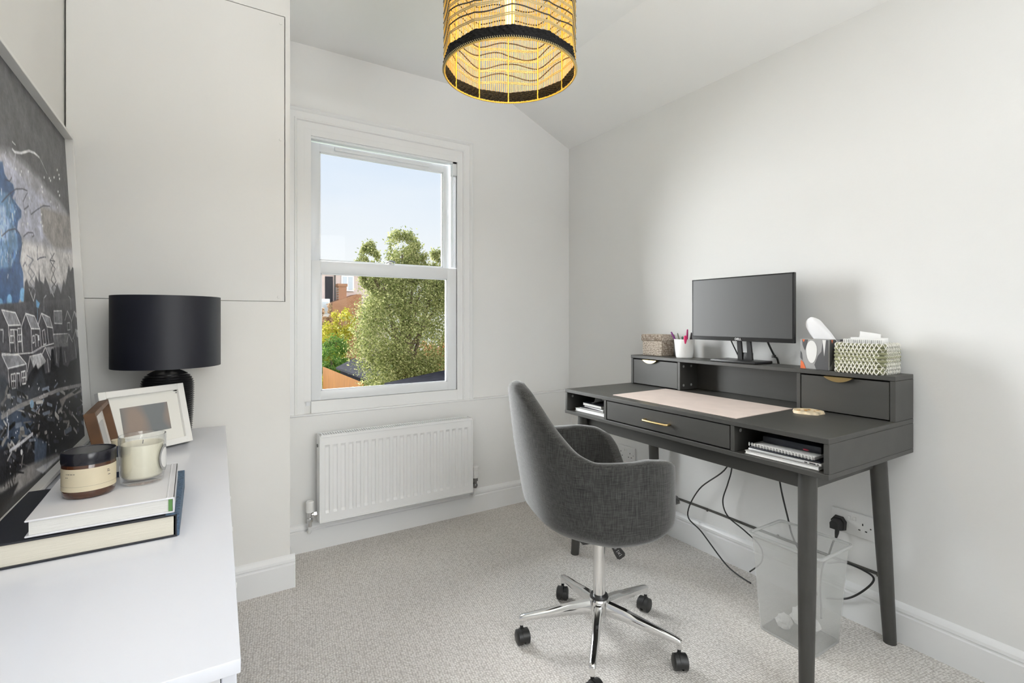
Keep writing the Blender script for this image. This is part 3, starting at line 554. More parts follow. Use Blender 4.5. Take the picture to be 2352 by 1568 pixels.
for y0,y1 in ((-.112+.013,-.112+.030),(-.112+.036,-.112+.044),(-.112+.004,-.112+.009)): box(b,(-.1006,-.0995),(y0,y1),(.0025,.0058))
obj('ports',b,'black',lp,local=True,smooth=0)
sn=root('spiral_notebook','wire bound notebook on the laptop in the right compartment','notebook',(1.61,.865,.7175),R(0.5))
b=N(); box(b,(-.092,.10),(-.098,.098),(.0,.0075)); obj('pages',b,'paper2',sn,local=True)
b=N(); box(b,(-.095,.10),(-.100,.080),(.0078,.0105),.0005,1); obj('cover',b,'paper',sn,local=True)
b=N()
for i in range(21):
    y=-.092+i*.0098; tube(b,[(-.094+.004*math.cos(a_*.7)*1,y+.0008*math.sin(a_),.005+.0055*math.sin(a_*.7)) for a_ in [k*9/8 for k in range(9)]],.0014,5)
obj('wire_binding',b,'logo',sn,local=True)
bd=root('black_case','flat black case lying on top of the stack in the right desk compartment','case',(1.63,.86,.7290),R(1))
b=N(); box(b,(-.08,.08),(-.095,.085),(0,.022),.004,2); obj('case_body',b,'bookblack',bd,local=True)
b=N(); ball(b,(-.082,-.052,.006),(.003,.009,.003),10,6); obj('red_tag',b,'red',bd,local=True)
# ================================================================ OFFICE CHAIR
ch=root('office_chair','grey fabric tub office chair with chrome five star base on castors','chair',(1.19,1.33,0),R(-16))
def hrim(p):  # p: |angle| from forward, degrees
    K_=[(0,.49),(35,.49),(39,.51),(43,.575),(48,.630),(55,.668),(66,.692),(82,.702),(116,.706),(126,.732),(138,.795),(149,.858),(159,.898),(170,.918),(180,.922)]
    for (a,h),(c,g) in zip(K_,K_[1:]):
        if a<=p<=c: t=(p-a)/(c-a); t=t*t*(3-2*t) if c-a<8 else t; return h+(g-h)*t
def plan(a):  # superellipse
    c,s=math.cos(a),math.sin(a); n=2.9; ax=.198 if c>0 else .262; return 1/((abs(c)/ax)**n+(abs(s)/.288)**n)**(1/n)
b=N(); NA=112; T=[i/22 for i in range(23)]; rings=[]
for t in T[1:]:
    ring=[]
    for k in range(NA):
        # denser angles round the arm fronts
        a=2*math.pi*k/NA; pd=abs((math.degrees(a)+180)%360-180); h=hrim(pd); rho=plan(a)
        if t<.42:
            wk=max(0,min(1,(-math.cos(a)+.25)/1.0)); wk=wk*wk*(3-2*wk); th=t/.42*math.pi/2; s=math.sin(th)**(.85*wk+.24*(1-wk))*(.962*wk+.985*(1-wk)); z=.410+(.085*wk+.038*(1-wk))*(1-math.cos(th))
            if pd<60: z+=.0
        else:
            wk=max(0,min(1,(-math.cos(a)+.25)/1.0)); wk=wk*wk*(3-2*wk); f=(t-.42)/.58; zb_=.410+.085*wk+.038*(1-wk); sb_=.962*wk+.985*(1-wk); z=zb_+(h-zb_)*f; s=sb_+(1-sb_)*min(1,max(z-zb_,0)/.22)**.6
        x=rho*s*math.cos(a); y=rho*s*math.sin(a)
        z+=.055*max(0,x+.07)/.27*(1 if t<.42 else 1-(t-.42)/.58)
        wb=max(0,-math.cos(a))**1.5
        x-=wb*.16*max(0,z-.50)+ (0 if t>.42 else 0)
        y*=1-.20*max(0,(z-.69)/.23)*(1 if math.cos(a)<0 else 0)
        x+=.016*max(0,(.68-z)/.28)*max(0,math.cos(a))*min(1,t*2)   # arm fronts lean forward towards the foot
        ring.append(b.verts.new((x,y,z)))
    rings.append(ring)
cv_=b.verts.new((0,0,.410))
for k in range(NA): b.faces.new((cv_,rings[0][(k+1)%NA],rings[0][k]))
for A_,B_ in zip(rings,rings[1:]):
    for k in range(NA): b.faces.new((A_[k],A_[(k+1)%NA],B_[(k+1)%NA],B_[k]))
o=obj('shell',b,'fabric',ch,local=True,smooth=180)
q=o.modifiers.new('s','SOLIDIFY'); q.thickness=.046; q.offset=-1; q=o.modifiers.new('u','SUBSURF'); q.levels=q.render_levels=1
b=N(); NA=64; prof=[(0,.438),(.80,.438),(.93,.446),(.99,.468),(1,.492),(.975,.520),(.91,.538),(.75,.548),(.4,.552),(0,.553)]
rg=[]
for r_,z in prof:
    ring=[]
    for k in range(NA):
        a=2*math.pi*k/NA; c_,s_=math.cos(a),math.sin(a); n=3.2; rho=1/((abs(c_)/(.226 if c_>0 else .20))**n+(abs(s_)/.232)**n)**(1/n); ring.append(b.verts.new((rho*r_*c_,rho*r_*s_,z)))
    rg.append(ring)
for A_,B_ in zip(rg,rg[1:]):
    for k in range(NA): b.faces.new((A_[k],A_[(k+1)%NA],B_[(k+1)%NA],B_[k]))
bmesh.ops.remove_doubles(b,verts=b.verts,dist=1e-5); obj('seat_cushion',b,'fabric',ch,local=True,smooth=60)
b=N(); box(b,(-.09,.09),(-.06,.06),(.366,.392),.004); obj('mechanism',b,'black',ch,local=True)
b=N(); lathe(b,[(0,.15),(.0215,.15),(.0215,.352),(0,.352)],n=36); obj('gas_column',b,'chrome',ch,local=True)
b=N(); lathe(b,[(0,.350),(.0225,.350),(.0235,.356),(.018,.372),(0,.372)],n=28); obj('column_cap',b,'black',ch,local=True); b=N(); lathe(b,[(0,.146),(.030,.146),(.033,.152),(.030,.158),(0,.158)],n=28); obj('column_collar',b,'black',ch,local=True)
b=N(); lathe(b,[(0,.085),(.028,.085),(.034,.095),(.037,.125),(.036,.143),(.032,.148),(0,.148)],n=36); obj('hub',b,'chrome',ch,local=True)
MWi=MW[ch].inverted()
for k in range(5):
    a=R(8+72*k+16); d=Vector((math.cos(a),math.sin(a),0)); s=Vector((-d.y,d.x,0)); b=N(); rg=[]
    for r_,zt,h,wd in ((.026,.140,.046,.016),(.09,.131,.036,.0155),(.18,.113,.026,.0135),(.262,.098,.019,.0115),(.278,.094,.018,.0105),(.284,.088,.010,.0085)):
        rg.append([b.verts.new(d*r_+s*(wd*u)+Vector((0,0,zt-h*v))) for u,v in ((-.55,0),(.55,0),(.95,.25),(1,.6),(.85,1),(-.85,1),(-1,.6),(-.95,.25))])
    for A_,B_ in zip(rg,rg[1:]):
        for j in range(8): b.faces.new((A_[j],A_[(j+1)%8],B_[(j+1)%8],B_[j]))
    b.faces.new(rg[0]); b.faces.new(rg[-1][::-1]); e_=d*.276; cyl(b,e_+Vector((0,0,.062)),e_+Vector((0,0,.09)),.0085,n=16)
    lg=obj('base_arm',b,'chrome',ch,local=True,smooth=50)
    ca=R([30,60,95,110,75][k]); f=Vector((math.cos(ca),math.sin(ca),0)); g=Vector((-f.y,f.x,0)); cc=e_-f*.010
    b=N(); cyl(b,e_+Vector((0,0,.050)),e_+Vector((0,0,.064)),.006,n=12)
    poly=[(.026*math.cos(R(t)),.027+.0265*math.sin(R(t))) for t in range(-20,201,20)]
    prism(b,poly,lambda p,z,t:tuple(cc+f*p+g*t+Vector((0,0,z))),-.0052,.0052)
    for sgn in (-1,1):
        cx=cc+g*sgn*.0125; cyl(b,cx-g*.007+Vector((0,0,.0255)),cx+g*.007+Vector((0,0,.0255)),.0253,n=28)
        cyl(b,cx+g*sgn*.007+Vector((0,0,.0255)),cx+g*sgn*.0105+Vector((0,0,.0255)),.0235,.019,n=28)
    obj('castor',b,'black',ch,local=True,smooth=40)
b=N(); p0,p1=MWi@Vector((1.205,1.325,.378)),MWi@Vector((1.262,1.290,.285)); dd=(p1-p0).normalized(); sd=dd.cross(Vector((MWi.to_3x3()@Vector((-.53,-.85,0))))).normalized(); nn=dd.cross(sd)
prism(b,[(-.007,0),(-.009,.5),(-.016,.80),(-.017,.93),(-.011,1.0),(.011,1.0),(.017,.93),(.016,.80),(.009,.5),(.007,0)],lambda a_,c_,t:tuple(p0.lerp(p1,c_)+sd*a_+nn*t),-.004,.004); lv=obj('height_lever',b,'black',ch,local=True)
b=N()
for a0,c0,a1,c1 in ((-.005,.62,.0,.66),(.0,.66,.005,.62),(-.006,.74,.006,.74),(-.004,.78,.004,.86),(.004,.78,-.004,.86),(-.006,.90,.006,.90)): tube(b,[p0.lerp(p1,c0)+sd*a0-nn*.0043,p0.lerp(p1,c1)+sd*a1-nn*.0043],.0006,4); tube(b,[p0.lerp(p1,c0)+sd*a0+nn*.0043,p0.lerp(p1,c1)+sd*a1+nn*.0043],.0006,4)
obj('lever_symbol',b,'white',lv,local=True)
# ================================================================ WASTE BIN
bn=root('waste_bin','clear frosted plastic waste bin under the desk','bin',(1.813,.97,0))
def ringr(cx,cy,hx,hy,r,z): return [(x,y,z) for x,y in rrect(cx-hx,cx+hx,cy-hy,cy+hy,r,4)]
b=N(); L_=[]
for hx,hy,z in ((.080,.090,.006),(.086,.098,.0),(.087,.099,.004),(.1015,.121,.325),(.104,.1235,.337),(.1085,.1285,.338),(.1085,.1285,.348),(.104,.1235,.348),(.1005,.120,.326),(.085,.097,.008)): L_.append([b.verts.new(p) for p in ringr(1.813,.968,hx,hy,.016,z)])
n=len(L_[0])
for A_,B_ in zip(L_,L_[1:]):
    for j in range(n): b.faces.new((A_[j],A_[(j+1)%n],B_[(j+1)%n],B_[j]))
b.faces.new(L_[0][::-1]); b.faces.new(L_[-1]); obj('bin_body',b,'milky',bn,smooth=40)
b=N(); tube(b,ringr(1.813,.968,.1065,.1265,.018,.343),.0052,8,closed=True); obj('rim',b,'milky_rim',bn)
b=N(); tube(b,ringr(1.813,.968,.0845,.0965,.016,.0035),.0026,6,closed=True); obj('base_edge',b,'milky_rim',bn)
random.seed(11)
for i,(x,y,z,s,l) in enumerate(((1.785,1.005,.038,.026,'crumpled white paper ball at the left inside the bin'),(1.845,.94,.038,.026,'crumpled white paper ball at the right inside the bin'),(1.80,.95,.075,.033,'larger crumpled paper ball on top of the others in the bin'))):
    b=N(); bmesh.ops.create_icosphere(b,subdivisions=3,radius=s)
    for v in b.verts: v.co*=1+.22*math.sin(v.co.x*190+i)*math.sin(v.co.y*170)*math.cos(v.co.z*210)+random.uniform(-.06,.06); v.co+=Vector((x,y,z))
    solo('crumpled_paper',b,'paper',l,'paper','crumpled paper in the bin',smooth=0)
# ================================================================ SIDEBOARD
YAW=R(-1.24)
sb=root('sideboard','long low white sideboard running along the left wall','sideboard',(.039,.696,0),YAW)
# local: +y along its length (1.575), -x towards the wall
SL=1.560
b=N(); box(b,(-.425,0),(0,SL),(.694,.712),.0015,2); obj('top',b,'side',sb,local=True)
b=N(); box(b,(-.42,-.022),(.018,SL-.01),(.06,.6935),.001,1); box(b,(-.40,-.05),(.03,SL-.03),(0.0,.06)); obj('carcass',b,'sideb',sb,local=True)
k=0
for c,(y0,yw,kk) in enumerate(((.020,.508,.361),(.531,.262,.143),(.796,.752,.118))):
    for r_ in range(3):
        z0=.075+r_*.205; b=N(); box(b,(-.021,-.004),(y0,y0+yw),(z0,z0+.200),.0015,1); d=obj('drawer',b,'side',sb,local=True)
        for yy in (y0+kk,):
            b=N(); lathe(b,[(0,0),(.003,0),(.003,.004),(.0055,.005),(.006,.0085),(.004,.010),(0,.010)],n=20); b.transform(Matrix.Translation((-.004,yy,z0+.120+.02*(r_==2)))@Matrix.Rotation(R(90),4,'Y')); obj('knob',b,'white',d,local=True)
# ================================================================ PAINTING
LEAN=math.atan(.0515)
pt=root('framed_painting','large snowy night town painting with a blue figure in a white box frame','painting',(-.329,1.700,.7150),ry=-LEAN)
# local frame: x = depth towards viewer, y along wall, z up the leaning plane
FH,yA,yB=1.045,-.56,.560
b=N(); t_=.011
box(b,(-.030,0),(yA,yA+t_),(0,FH),.001,1); box(b,(-.030,0),(yB-t_,yB),(0,FH),.001,1); box(b,(-.030,0),(yA+t_,yB-t_),(0,t_),.001,1); box(b,(-.030,0),(yA+t_,yB-t_),(FH-t_,FH),.001,1); box(b,(-.032,-.028),(yA,yB),(0,FH)); obj('frame',b,'frame',pt,local=True)
PAINT="""P160,160,168,9;920,722 622,808 457,809 276,794 92,776 -27,747 -3,556 183,454 972,424
P182,184,200,9;874,695 628,781 470,757 250,750 43,734 -10,690 452,621 840,584
P150,146,144,7;375,725 -31,763 -15,653 247,618 360,650
P205,202,202,7;595,599 -9,633 -9,576 166,514 576,493
P66,96,140,1;813,728 669,767 663,741 639,732 603,730 595,713 619,695 552,677 556,660 585,646 598,625 567,609 568,587 594,546 574,521 579,482 630,442 701,434 870,428
P112,148,186,2;793,679 637,701 597,668 622,626 601,609 600,577 659,526 825,508
P165,190,225,2;799,646 676,662 653,626 669,588 814,566
L50,70,130,29;678,552 675,539
L190,212,236,31;748,597 749,583
L60,92,150,18;719,521 725,512
L190,212,236,30;684,666 688,651
L60,92,150,31;740,568 746,562
L60,92,150,20;665,508 671,501
L215,222,235,28;687,564 683,557
L92,140,192,14;707,625 713,617
L92,140,192,14;642,589 641,578
L190,212,236,29;636,612 639,604
L50,70,130,21;737,505 742,491
L60,92,150,14;636,637 645,624
L215,222,235,31;687,507 692,500
L92,140,192,15;701,627 700,617
L50,70,130,21;609,713 617,696
L92,140,192,15;689,671 688,664
L215,222,235,19;725,535 725,524
L60,92,150,21;713,686 716,671
L190,212,236,16;642,640 642,633
L60,92,150,26;632,644 627,638
L215,222,235,16;679,542 681,536
L215,222,235,34;712,605 711,591
L60,92,150,24;624,570 629,561
L92,140,192,32;751,527 757,517
L190,212,236,23;729,595 731,585
L92,140,192,30;655,548 656,535
L92,140,192,35;684,566 689,552
L92,140,192,25;608,648 605,641
L92,140,192,27;700,644 701,636
L60,92,150,20;713,567 711,555
L50,70,130,25;638,568 636,553
L190,212,236,20;597,680 594,672
L215,222,235,26;663,556 661,549
L60,92,150,34;715,585 720,571
L190,212,236,27;730,605 735,593
L60,92,150,16;634,506 630,500
L190,212,236,27;689,590 693,580
L92,140,192,22;660,659 669,643
L50,70,130,35;649,529 651,517
L92,140,192,26;650,691 654,679
L60,92,150,22;633,626 635,612
L190,212,236,15;728,617 733,606
L50,70,130,25;723,516 728,510
L60,92,150,22;671,639 674,624
L60,92,150,32;685,605 689,592
L92,140,192,22;660,654 663,639
L50,70,130,14;608,655 616,638
L215,222,235,23;602,669 609,662
L92,140,192,18;670,650 670,635
L50,70,130,36;644,560 646,552
L92,140,192,30;668,582 676,568
L92,140,192,13;724,553 724,542
L215,222,235,18;715,546 723,535
L215,222,235,23;639,691 646,677
L215,222,235,32;679,562 681,548
L190,212,236,23;696,562 694,550
L215,222,235,27;691,700 693,687
L92,140,192,25;605,691 607,680
L92,140,192,29;676,617 684,605
L190,212,236,30;651,545 659,532
L190,212,236,18;619,568 615,563
L50,70,130,16;636,686 633,678
L215,222,235,24;741,532 745,526
L50,70,130,22;638,655 646,642
L92,140,192,23;733,606 733,598
L92,140,192,29;605,692 606,683
L92,140,192,26;626,598 631,586
L215,222,235,33;625,656 624,641
L190,212,236,15;635,677 636,664
L215,222,235,31;726,668 731,656
L60,92,150,23;595,701 597,689
L215,222,235,15;614,627 614,614
L92,140,192,19;620,688 624,676
L92,140,192,30;630,566 634,551
L50,70,130,24;677,539 675,530
L60,92,150,14;596,677 603,668
L190,212,236,29;707,689 710,675
L215,222,235,20;687,641 684,627
L215,222,235,21;726,662 729,655
L60,92,150,18;723,643 728,635
L190,212,236,19;765,511 764,503
L92,140,192,15;665,567 662,558
L190,212,236,17;722,560 728,547
L92,140,192,29;681,569 678,558
L60,92,150,22;723,622 718,617
L92,140,192,28;718,653 718,648
L50,70,130,13;734,679 738,666
L60,92,150,29;650,535 647,524
L190,212,236,19;624,612 634,596
L190,212,236,22;698,541 695,536
P120,170,210,0;673,449 678,441 688,435 699,434 707,439 709,448 704,456 694,462 682,463 674,458
P120,170,210,0;569,467 576,456 588,449 602,448 611,454 613,464 606,475 594,482 580,483 571,477
P120,170,210,0;736,440 740,433 748,428 756,428 762,432 763,439 759,446 752,451 743,451 737,447
P120,170,210,0;444,447 448,442 456,438 465,438 472,441 473,446 469,451 461,455 452,455 446,452
L238,239,243,19;586,837 564,836
L215,215,220,43;590,818 573,816 518,829 447,855 394,864 346,865
L170,170,175,16;346,865 309,853 271,837
L190,192,202,23;640,797 653,786 641,772 599,769 577,795 569,811
L66,66,84,17;696,669 646,696 585,723 530,736 488,740
L66,66,84,20;489,735 533,703 528,684 487,701
L66,66,84,20;475,692 470,682 411,705 340,730 265,743
L66,66,84,19;549,613 509,629 464,635 455,629 472,623
L66,66,84,21;431,603 440,566 412,574 368,581
L66,66,84,22;360,582 351,582
L66,66,84,18;658,729 627,732 611,745
L66,66,84,19;562,596 589,568 600,540
L66,66,84,19;570,537 550,549 543,542
L66,66,84,17;712,591 664,611 615,622 583,617 569,603
P232,234,240,0;132,884 137,879 144,877 147,880 142,885 135,887
P232,234,240,0;302,820 306,815 312,814 314,817 310,821 304,823
P232,234,240,0;242,832 246,827 253,825 255,828 251,833 244,835
P232,234,240,0;229,828 233,823 240,821 242,824 238,829 231,831
P232,234,240,0;181,849 186,844 193,842 196,845 191,850 184,852
P232,234,240,0;108,862 113,857 121,855 124,858 119,863 111,865
P232,234,240,0;124,805 129,800 136,798 139,802 134,807 126,808
P232,234,240,0;336,784 340,780 346,779 348,782 344,786 338,787
P232,234,240,0;333,771 337,767 343,765 345,768 341,773 335,774
P232,234,240,0;244,761 248,756 255,755 257,758 253,763 246,764
P232,234,240,0;165,760 169,755 177,753 179,757 174,761 167,763
P232,234,240,0;359,702 363,698 369,697 371,700 367,704 361,705
P232,234,240,0;468,725 472,721 477,720 478,723 475,727 470,728
P232,234,240,0;372,677 376,673 381,672 383,675 380,680 374,681
P232,234,240,0;356,670 360,666 366,665 368,668 364,672 358,673
P232,234,240,0;511,681 514,677 519,676 520,679 517,683 512,684
P232,234,240,0;502,652 506,648 511,648 512,650 509,654 504,655
P232,234,240,0;544,644 547,640 551,640 553,642 550,646 545,647
P232,234,240,0;571,775 574,771 578,770 579,773 577,777 572,778
P232,234,240,0;524,781 527,777 532,776 534,779 531,783 526,784
P232,234,240,0;536,770 539,766 543,765 545,768 542,771 537,773
P232,234,240,0;462,796 466,792 471,791 473,794 469,798 464,799
P232,234,240,0;114,873 119,868 126,866 129,869 124,874 116,876
P232,234,240,0;140,814 145,809 152,807 155,810 150,815 143,817
P74,74,80,1;974,412 587,444 566,497 548,507 532,488 484,489 466,522 444,506 428,550 425,511 391,504 374,527 340,502 327,480 283,483 242,515 203,484 154,532 136,516 65,591 52,566 13,585 -76,562 -69,424 976,401
P86,86,92,1;1016,425 -432,502 -321,197 1040,284
L60,60,66,23;296,601 261,577 300,553 250,521 307,498 294,489
L60,60,66,23;253,604 308,576 253,558 311,520 258,504
L60,60,66,19;308,578 250,581
L130,130,140,17;532,568 476,562 524,542 475,524 529,500 476,481 502,453
L130,130,140,17;481,564 533,525 481,501 522,469
L215,215,220,25;533,483 502,453 483,472
L190,192,200,15;410,427 401,464 376,473
L190,192,200,22;78,439 75,473 98,481
L200,200,205,38;334,502 292,473
L130,170,205,18;477,404 465,452
P120,170,210,0;477,458 443,449 462,435 481,438
P150,151,158,1;746,426 655,421 622,392 710,392
L238,239,243,15;746,426 655,421 622,392 710,392 746,426
L225,226,230,15;710,392 710,333
L225,226,230,16;622,392 624,329
L225,226,230,15;763,383 746,383 752,356
L225,226,230,16;699,382 676,382 682,352 706,353 699,382
L225,226,230,16;702,368 679,368
L225,226,230,16;688,382 695,353
L225,226,230,16;645,384 619,384 626,353 652,353 645,384
L225,226,230,16;648,369 622,369
L225,226,230,16;633,384 639,353
L225,226,230,16;673,382 649,381 655,328
L225,226,230,16;673,382 674,332
P150,151,158,1;576,420 502,414 462,380 540,382
L238,239,243,17;576,420 502,414 462,380 540,382 576,420
L225,226,230,17;576,420 616,389 619,326
L225,226,230,17;540,382 546,321
L225,226,230,18;462,380 459,330
L225,226,230,18;532,363 516,364 518,347 535,345 532,363
L225,226,230,18;511,336 507,366 487,365 486,335
P220,222,228,0;487,364 471,364 472,350 488,349
P150,151,158,1;436,422 352,411 329,381 390,385
L238,239,243,19;436,422 352,411 329,381 390,385 436,422
L225,226,230,19;436,422 477,389
L225,226,230,19;390,385 382,335
L225,226,230,20;329,381 325,337
L225,226,230,19;437,374 437,337 409,338 417,378 437,374
L225,226,230,15;765,332 695,326 548,321 458,332 329,336
L170,170,178,35;542,321 445,332
P135,136,142,1;304,430 207,432 215,392 306,394
L238,239,243,16;304,430 207,432 215,392 306,394 304,430
P128,128,132,1;325,362 152,360 154,319 329,324
L225,226,230,20;325,362 152,360
L225,226,230,22;131,433 173,403
L225,226,230,22;131,433 85,402 89,363
L225,226,230,22;145,394 109,395 110,372 148,371 145,394
L225,226,230,23;31,433 82,399
L225,226,230,23;31,433 -11,414
L225,226,230,22;133,359 169,333
L225,226,230,22;133,359 92,331
L225,226,230,24;28,371 79,340
L225,226,230,23;60,337 47,273
P180,181,186,1;35,430 -7,429 -9,407 15,414
P190,190,194,1;39,372 -15,369 -20,342 19,345
P150,151,158,1;766,329 651,322 599,297 733,297
L238,239,243,15;766,329 651,322 599,297 733,297 766,329
L225,226,230,15;733,297 731,242
L225,226,230,17;599,297 606,258
L238,239,243,22;715,282 687,282 689,249 715,250 715,282
L238,239,243,15;716,267 689,265
L238,239,243,16;701,281 703,250
L238,239,243,23;643,281 612,281 613,251 641,252 643,281
L238,239,243,16;643,267 613,266
L238,239,243,16;627,280 629,252
L238,239,243,19;677,281 678,246
L238,239,243,19;677,281 656,279 654,250
P190,191,196,1;567,313 463,314 429,288 498,277 540,280
L238,239,243,17;567,313 595,278
L225,226,230,17;567,313 463,314 428,291
L225,226,230,19;421,329 464,308
P165,165,170,1;421,329 323,327 369,300
L225,226,230,19;421,329 378,292
L165,165,170,53;407,294 402,255
L150,150,155,65;309,323 309,280
L160,160,165,52;205,304 199,273
P34,35,41,1;1040,284 733,233 622,243 583,270 546,281 520,290 505,274 450,285 439,258 387,258 361,319 340,322 327,273 288,262 261,319 243,325 236,267 182,255 140,270 47,273 1,319 -24,328 -120,254 -114,-67 1074,84 1048,238
P58,63,72,5;1038,297 758,284 729,251 580,235 472,276 433,220 540,203 791,205 1051,216
P62,76,98,6;1050,227 682,205 566,147 639,123 754,133 1061,160
L150,148,148,45;529,166 518,173
L150,148,148,72;537,128 525,139
L20,20,24,33;741,88 694,79
L12,12,14,65;757,167 715,172
L12,12,14,106;146,51 115,40
L150,148,148,41;276,60 231,50
L34,34,38,39;146,57 124,52
L150,148,148,26;696,115 679,136
L110,108,108,32;458,75 444,63
L70,74,84,66;90,108 19,107
L20,20,24,84;586,126 572,126
L20,20,24,86;292,199 263,205
L12,12,14,102;298,114 289,119
L110,108,108,74;691,137 680,134
L70,74,84,76;771,106 752,96
L12,12,14,31;425,216 363,205
L185,184,184,25;686,198 643,187
L34,34,38,55;225,194 172,215
L110,108,108,106;255,112 237,114
L185,184,184,32;574,170 519,160
L20,20,24,49;169,152 162,159
L34,34,38,31;714,228 705,221
L20,20,24,53;592,131 533,118
L110,108,108,23;680,71 640,56
L20,20,24,67;551,112 498,102
L150,148,148,37;668,135 632,126
L70,74,84,69;758,117 726,98
L110,108,108,29;705,164 672,165
L150,148,148,62;537,71 521,87
L110,108,108,89;433,147 402,147
L20,20,24,30;464,65 450,60
L150,148,148,78;330,136 286,141
L34,34,38,68;790,217 766,213
L12,12,14,51;799,159 773,166
L150,148,148,39;757,248 731,231
L120,130,148,27;530,139 521,142
L12,12,14,85;633,154 609,141
L20,20,24,43;175,176 133,165
L110,108,108,43;681,226 675,233
L110,108,108,44;289,130 236,121
L150,148,148,80;675,151 658,149
L120,130,148,66;487,155 421,151
L20,20,24,81;679,235 659,231
L185,184,184,106;261,61 213,85
L34,34,38,52;759,200 743,202
L185,184,184,68;153,55 116,34
L12,12,14,27;417,124 383,110
L120,130,148,57;761,200 753,197
L12,12,14,31;747,145 725,142
L34,34,38,39;465,167 453,167
L34,34,38,82;316,86 243,81
L120,130,148,22;659,145 652,139
L12,12,14,58;724,222 716,227
L120,130,148,45;598,85 571,69
L20,20,24,56;659,185 637,175
L12,12,14,69;815,148 807,148
L70,74,84,40;267,159 241,157
L185,184,184,74;744,135 720,115
L110,108,108,44;790,226 758,235
L70,74,84,75;632,100 616,97
L120,130,148,60;429,218 400,199
L70,74,84,50;793,123 771,121
L70,74,84,97;110,42 85,37
L120,130,148,93;8,148 -23,169
L70,74,84,92;0,149 -15,155
L110,108,108,47;632,107 607,103
L20,20,24,96;249,129 193,93
L12,12,14,102;142,81 92,96
L12,12,14,37;258,57 231,52
L110,108,108,56;578,107 531,114
L120,130,148,60;497,182 473,191
L110,108,108,49;-7,66 -96,58
L70,74,84,18;805,182 793,179
L120,130,148,49;358,144 345,156
L70,74,84,36;96,101 80,104
L120,130,148,54;692,201 644,197
L20,20,24,29;308,195 253,208
L70,74,84,89;447,137 382,124
L120,130,148,38;617,141 586,115
L110,108,108,23;651,162 595,155
L120,130,148,50;617,113 574,106
L20,20,24,21;796,99 787,110
L185,184,184,44;761,132 740,131
L34,34,38,32;604,76 582,100
L150,148,148,29;792,209 786,206
L20,20,24,97;409,154 398,166
L12,12,14,70;777,168 766,176
L120,130,148,80;708,165 671,162
L34,34,38,80;515,84 501,83
L34,34,38,27;781,130 742,119
L12,12,14,78;50,89 -69,81
L110,108,108,108;65,95 46,90
L120,130,148,61;439,176 395,165
L20,20,24,32;550,143 498,134
L120,130,148,117;16,74 -36,70
L150,148,148,59;642,224 607,216
L12,12,14,65;200,185 149,182
L110,108,108,22;783,222 762,240
L185,184,184,89;273,67 236,63
L110,108,108,30;532,201 479,186
L70,74,84,89;149,166 82,149
L12,12,14,120;27,68 -41,66
L185,184,184,101;364,136 335,120
L20,20,24,62;291,175 276,177
L120,130,148,26;737,234 703,230
L110,108,108,27;638,90 626,100
L34,34,38,48;815,168 778,175
L120,130,148,36;355,211 316,219
L110,108,108,19;792,125 778,117
L110,108,108,68;465,90 454,91
L34,34,38,26;575,162 530,149
L185,184,184,19;722,231 700,220
L110,108,108,28;50,165 -21,150
L120,130,148,104;263,65 190,61
L70,74,84,75;649,212 635,200
L150,148,148,71;722,116 692,125
L185,184,184,69;299,197 241,178
L70,74,84,27;573,68 562,75
L185,184,184,53;766,201 744,206
L185,184,184,26;777,103 747,115
L150,148,148,71;800,143 771,155
L12,12,14,28;82,98 49,98
L34,34,38,64;391,101 385,109
L70,74,84,50;646,106 616,104
L20,20,24,50;648,231 620,217
L150,148,148,30;571,107 546,109
L110,108,108,70;184,183 160,193
L185,184,184,66;539,194 484,188
L110,108,108,102;196,115 163,101
L34,34,38,114;156,139 114,169
L120,130,148,33;564,171 514,181
L185,184,184,62;301,135 289,128
L12,12,14,23;816,99 791,75
L185,184,184,38;782,189 767,177
L120,130,148,42;803,181 792,175
L12,12,14,43;611,142 569,147
L12,12,14,123;22,174 -7,163
L70,74,84,102;318,112 299,110
L110,108,108,84;597,170 560,191
L70,74,84,40;783,157 764,158
L20,20,24,78;494,171 449,173
L110,108,108,65;760,244 745,256
L120,130,148,77;682,221 660,214
L70,74,84,50;712,228 705,221
L150,148,148,50;278,99 213,88
L34,34,38,32;747,244 719,259
L185,184,184,26;596,188 568,162
L185,184,184,46;154,99 81,62
L120,130,148,55;477,219 415,218
L120,130,148,92;29,53 -16,34
L150,148,148,67;481,105 466,104
L150,148,148,73;766,135 760,129
L70,74,84,68;400,65 351,55
L150,148,148,34;689,67 673,90
L70,74,84,74;713,216 701,216
L150,148,148,28;505,153 496,148
L110,108,108,75;680,144 654,139
L110,108,108,23;808,160 778,174
L70,74,84,117;86,95 64,88
L150,148,148,30;783,202 778,209
L120,130,148,84;608,180 562,175
L20,20,24,35;785,89 765,83
L120,130,148,71;332,188 307,187
L110,108,108,69;743,128 732,118
L70,74,84,56;578,230 567,234
L150,148,148,65;747,237 731,236
L150,148,148,34;27,130 -37,106
L34,34,38,66;338,101 296,102
L20,20,24,72;602,185 564,195
L12,12,14,24;504,149 485,152
L150,148,150,76;792,199 682,205 529,202 303,198 -22,177
L30,30,34,60;614,185 492,146 391,103 328,47
L40,40,44,29;501,162 425,196 208,164
P150,146,144,1;310,170 1,175 -15,154 228,160 285,142
P15,15,18,0;141,169 -10,174 4,165 113,161
P88,104,130,3;574,114 469,76 495,26 592,39
L205,206,214,54;757,120 681,120 589,124
L60,60,66,74;452,91 450,46
P150,148,148,3;1016,109 821,60 653,60 381,27 323,6 598,13 903,29 1023,68
P222,222,228,1;582,33 353,14 355,7 526,8
L205,206,212,27;757,203 762,183
L180,184,196,42;754,178 764,150
P135,170,200,0;562,194 566,188 575,185 585,186 592,191 593,198 589,204 580,206 570,205 563,200
P225,228,235,0;672,97 675,94 680,92 685,93 689,97 689,101 687,105 682,106 677,105 673,102
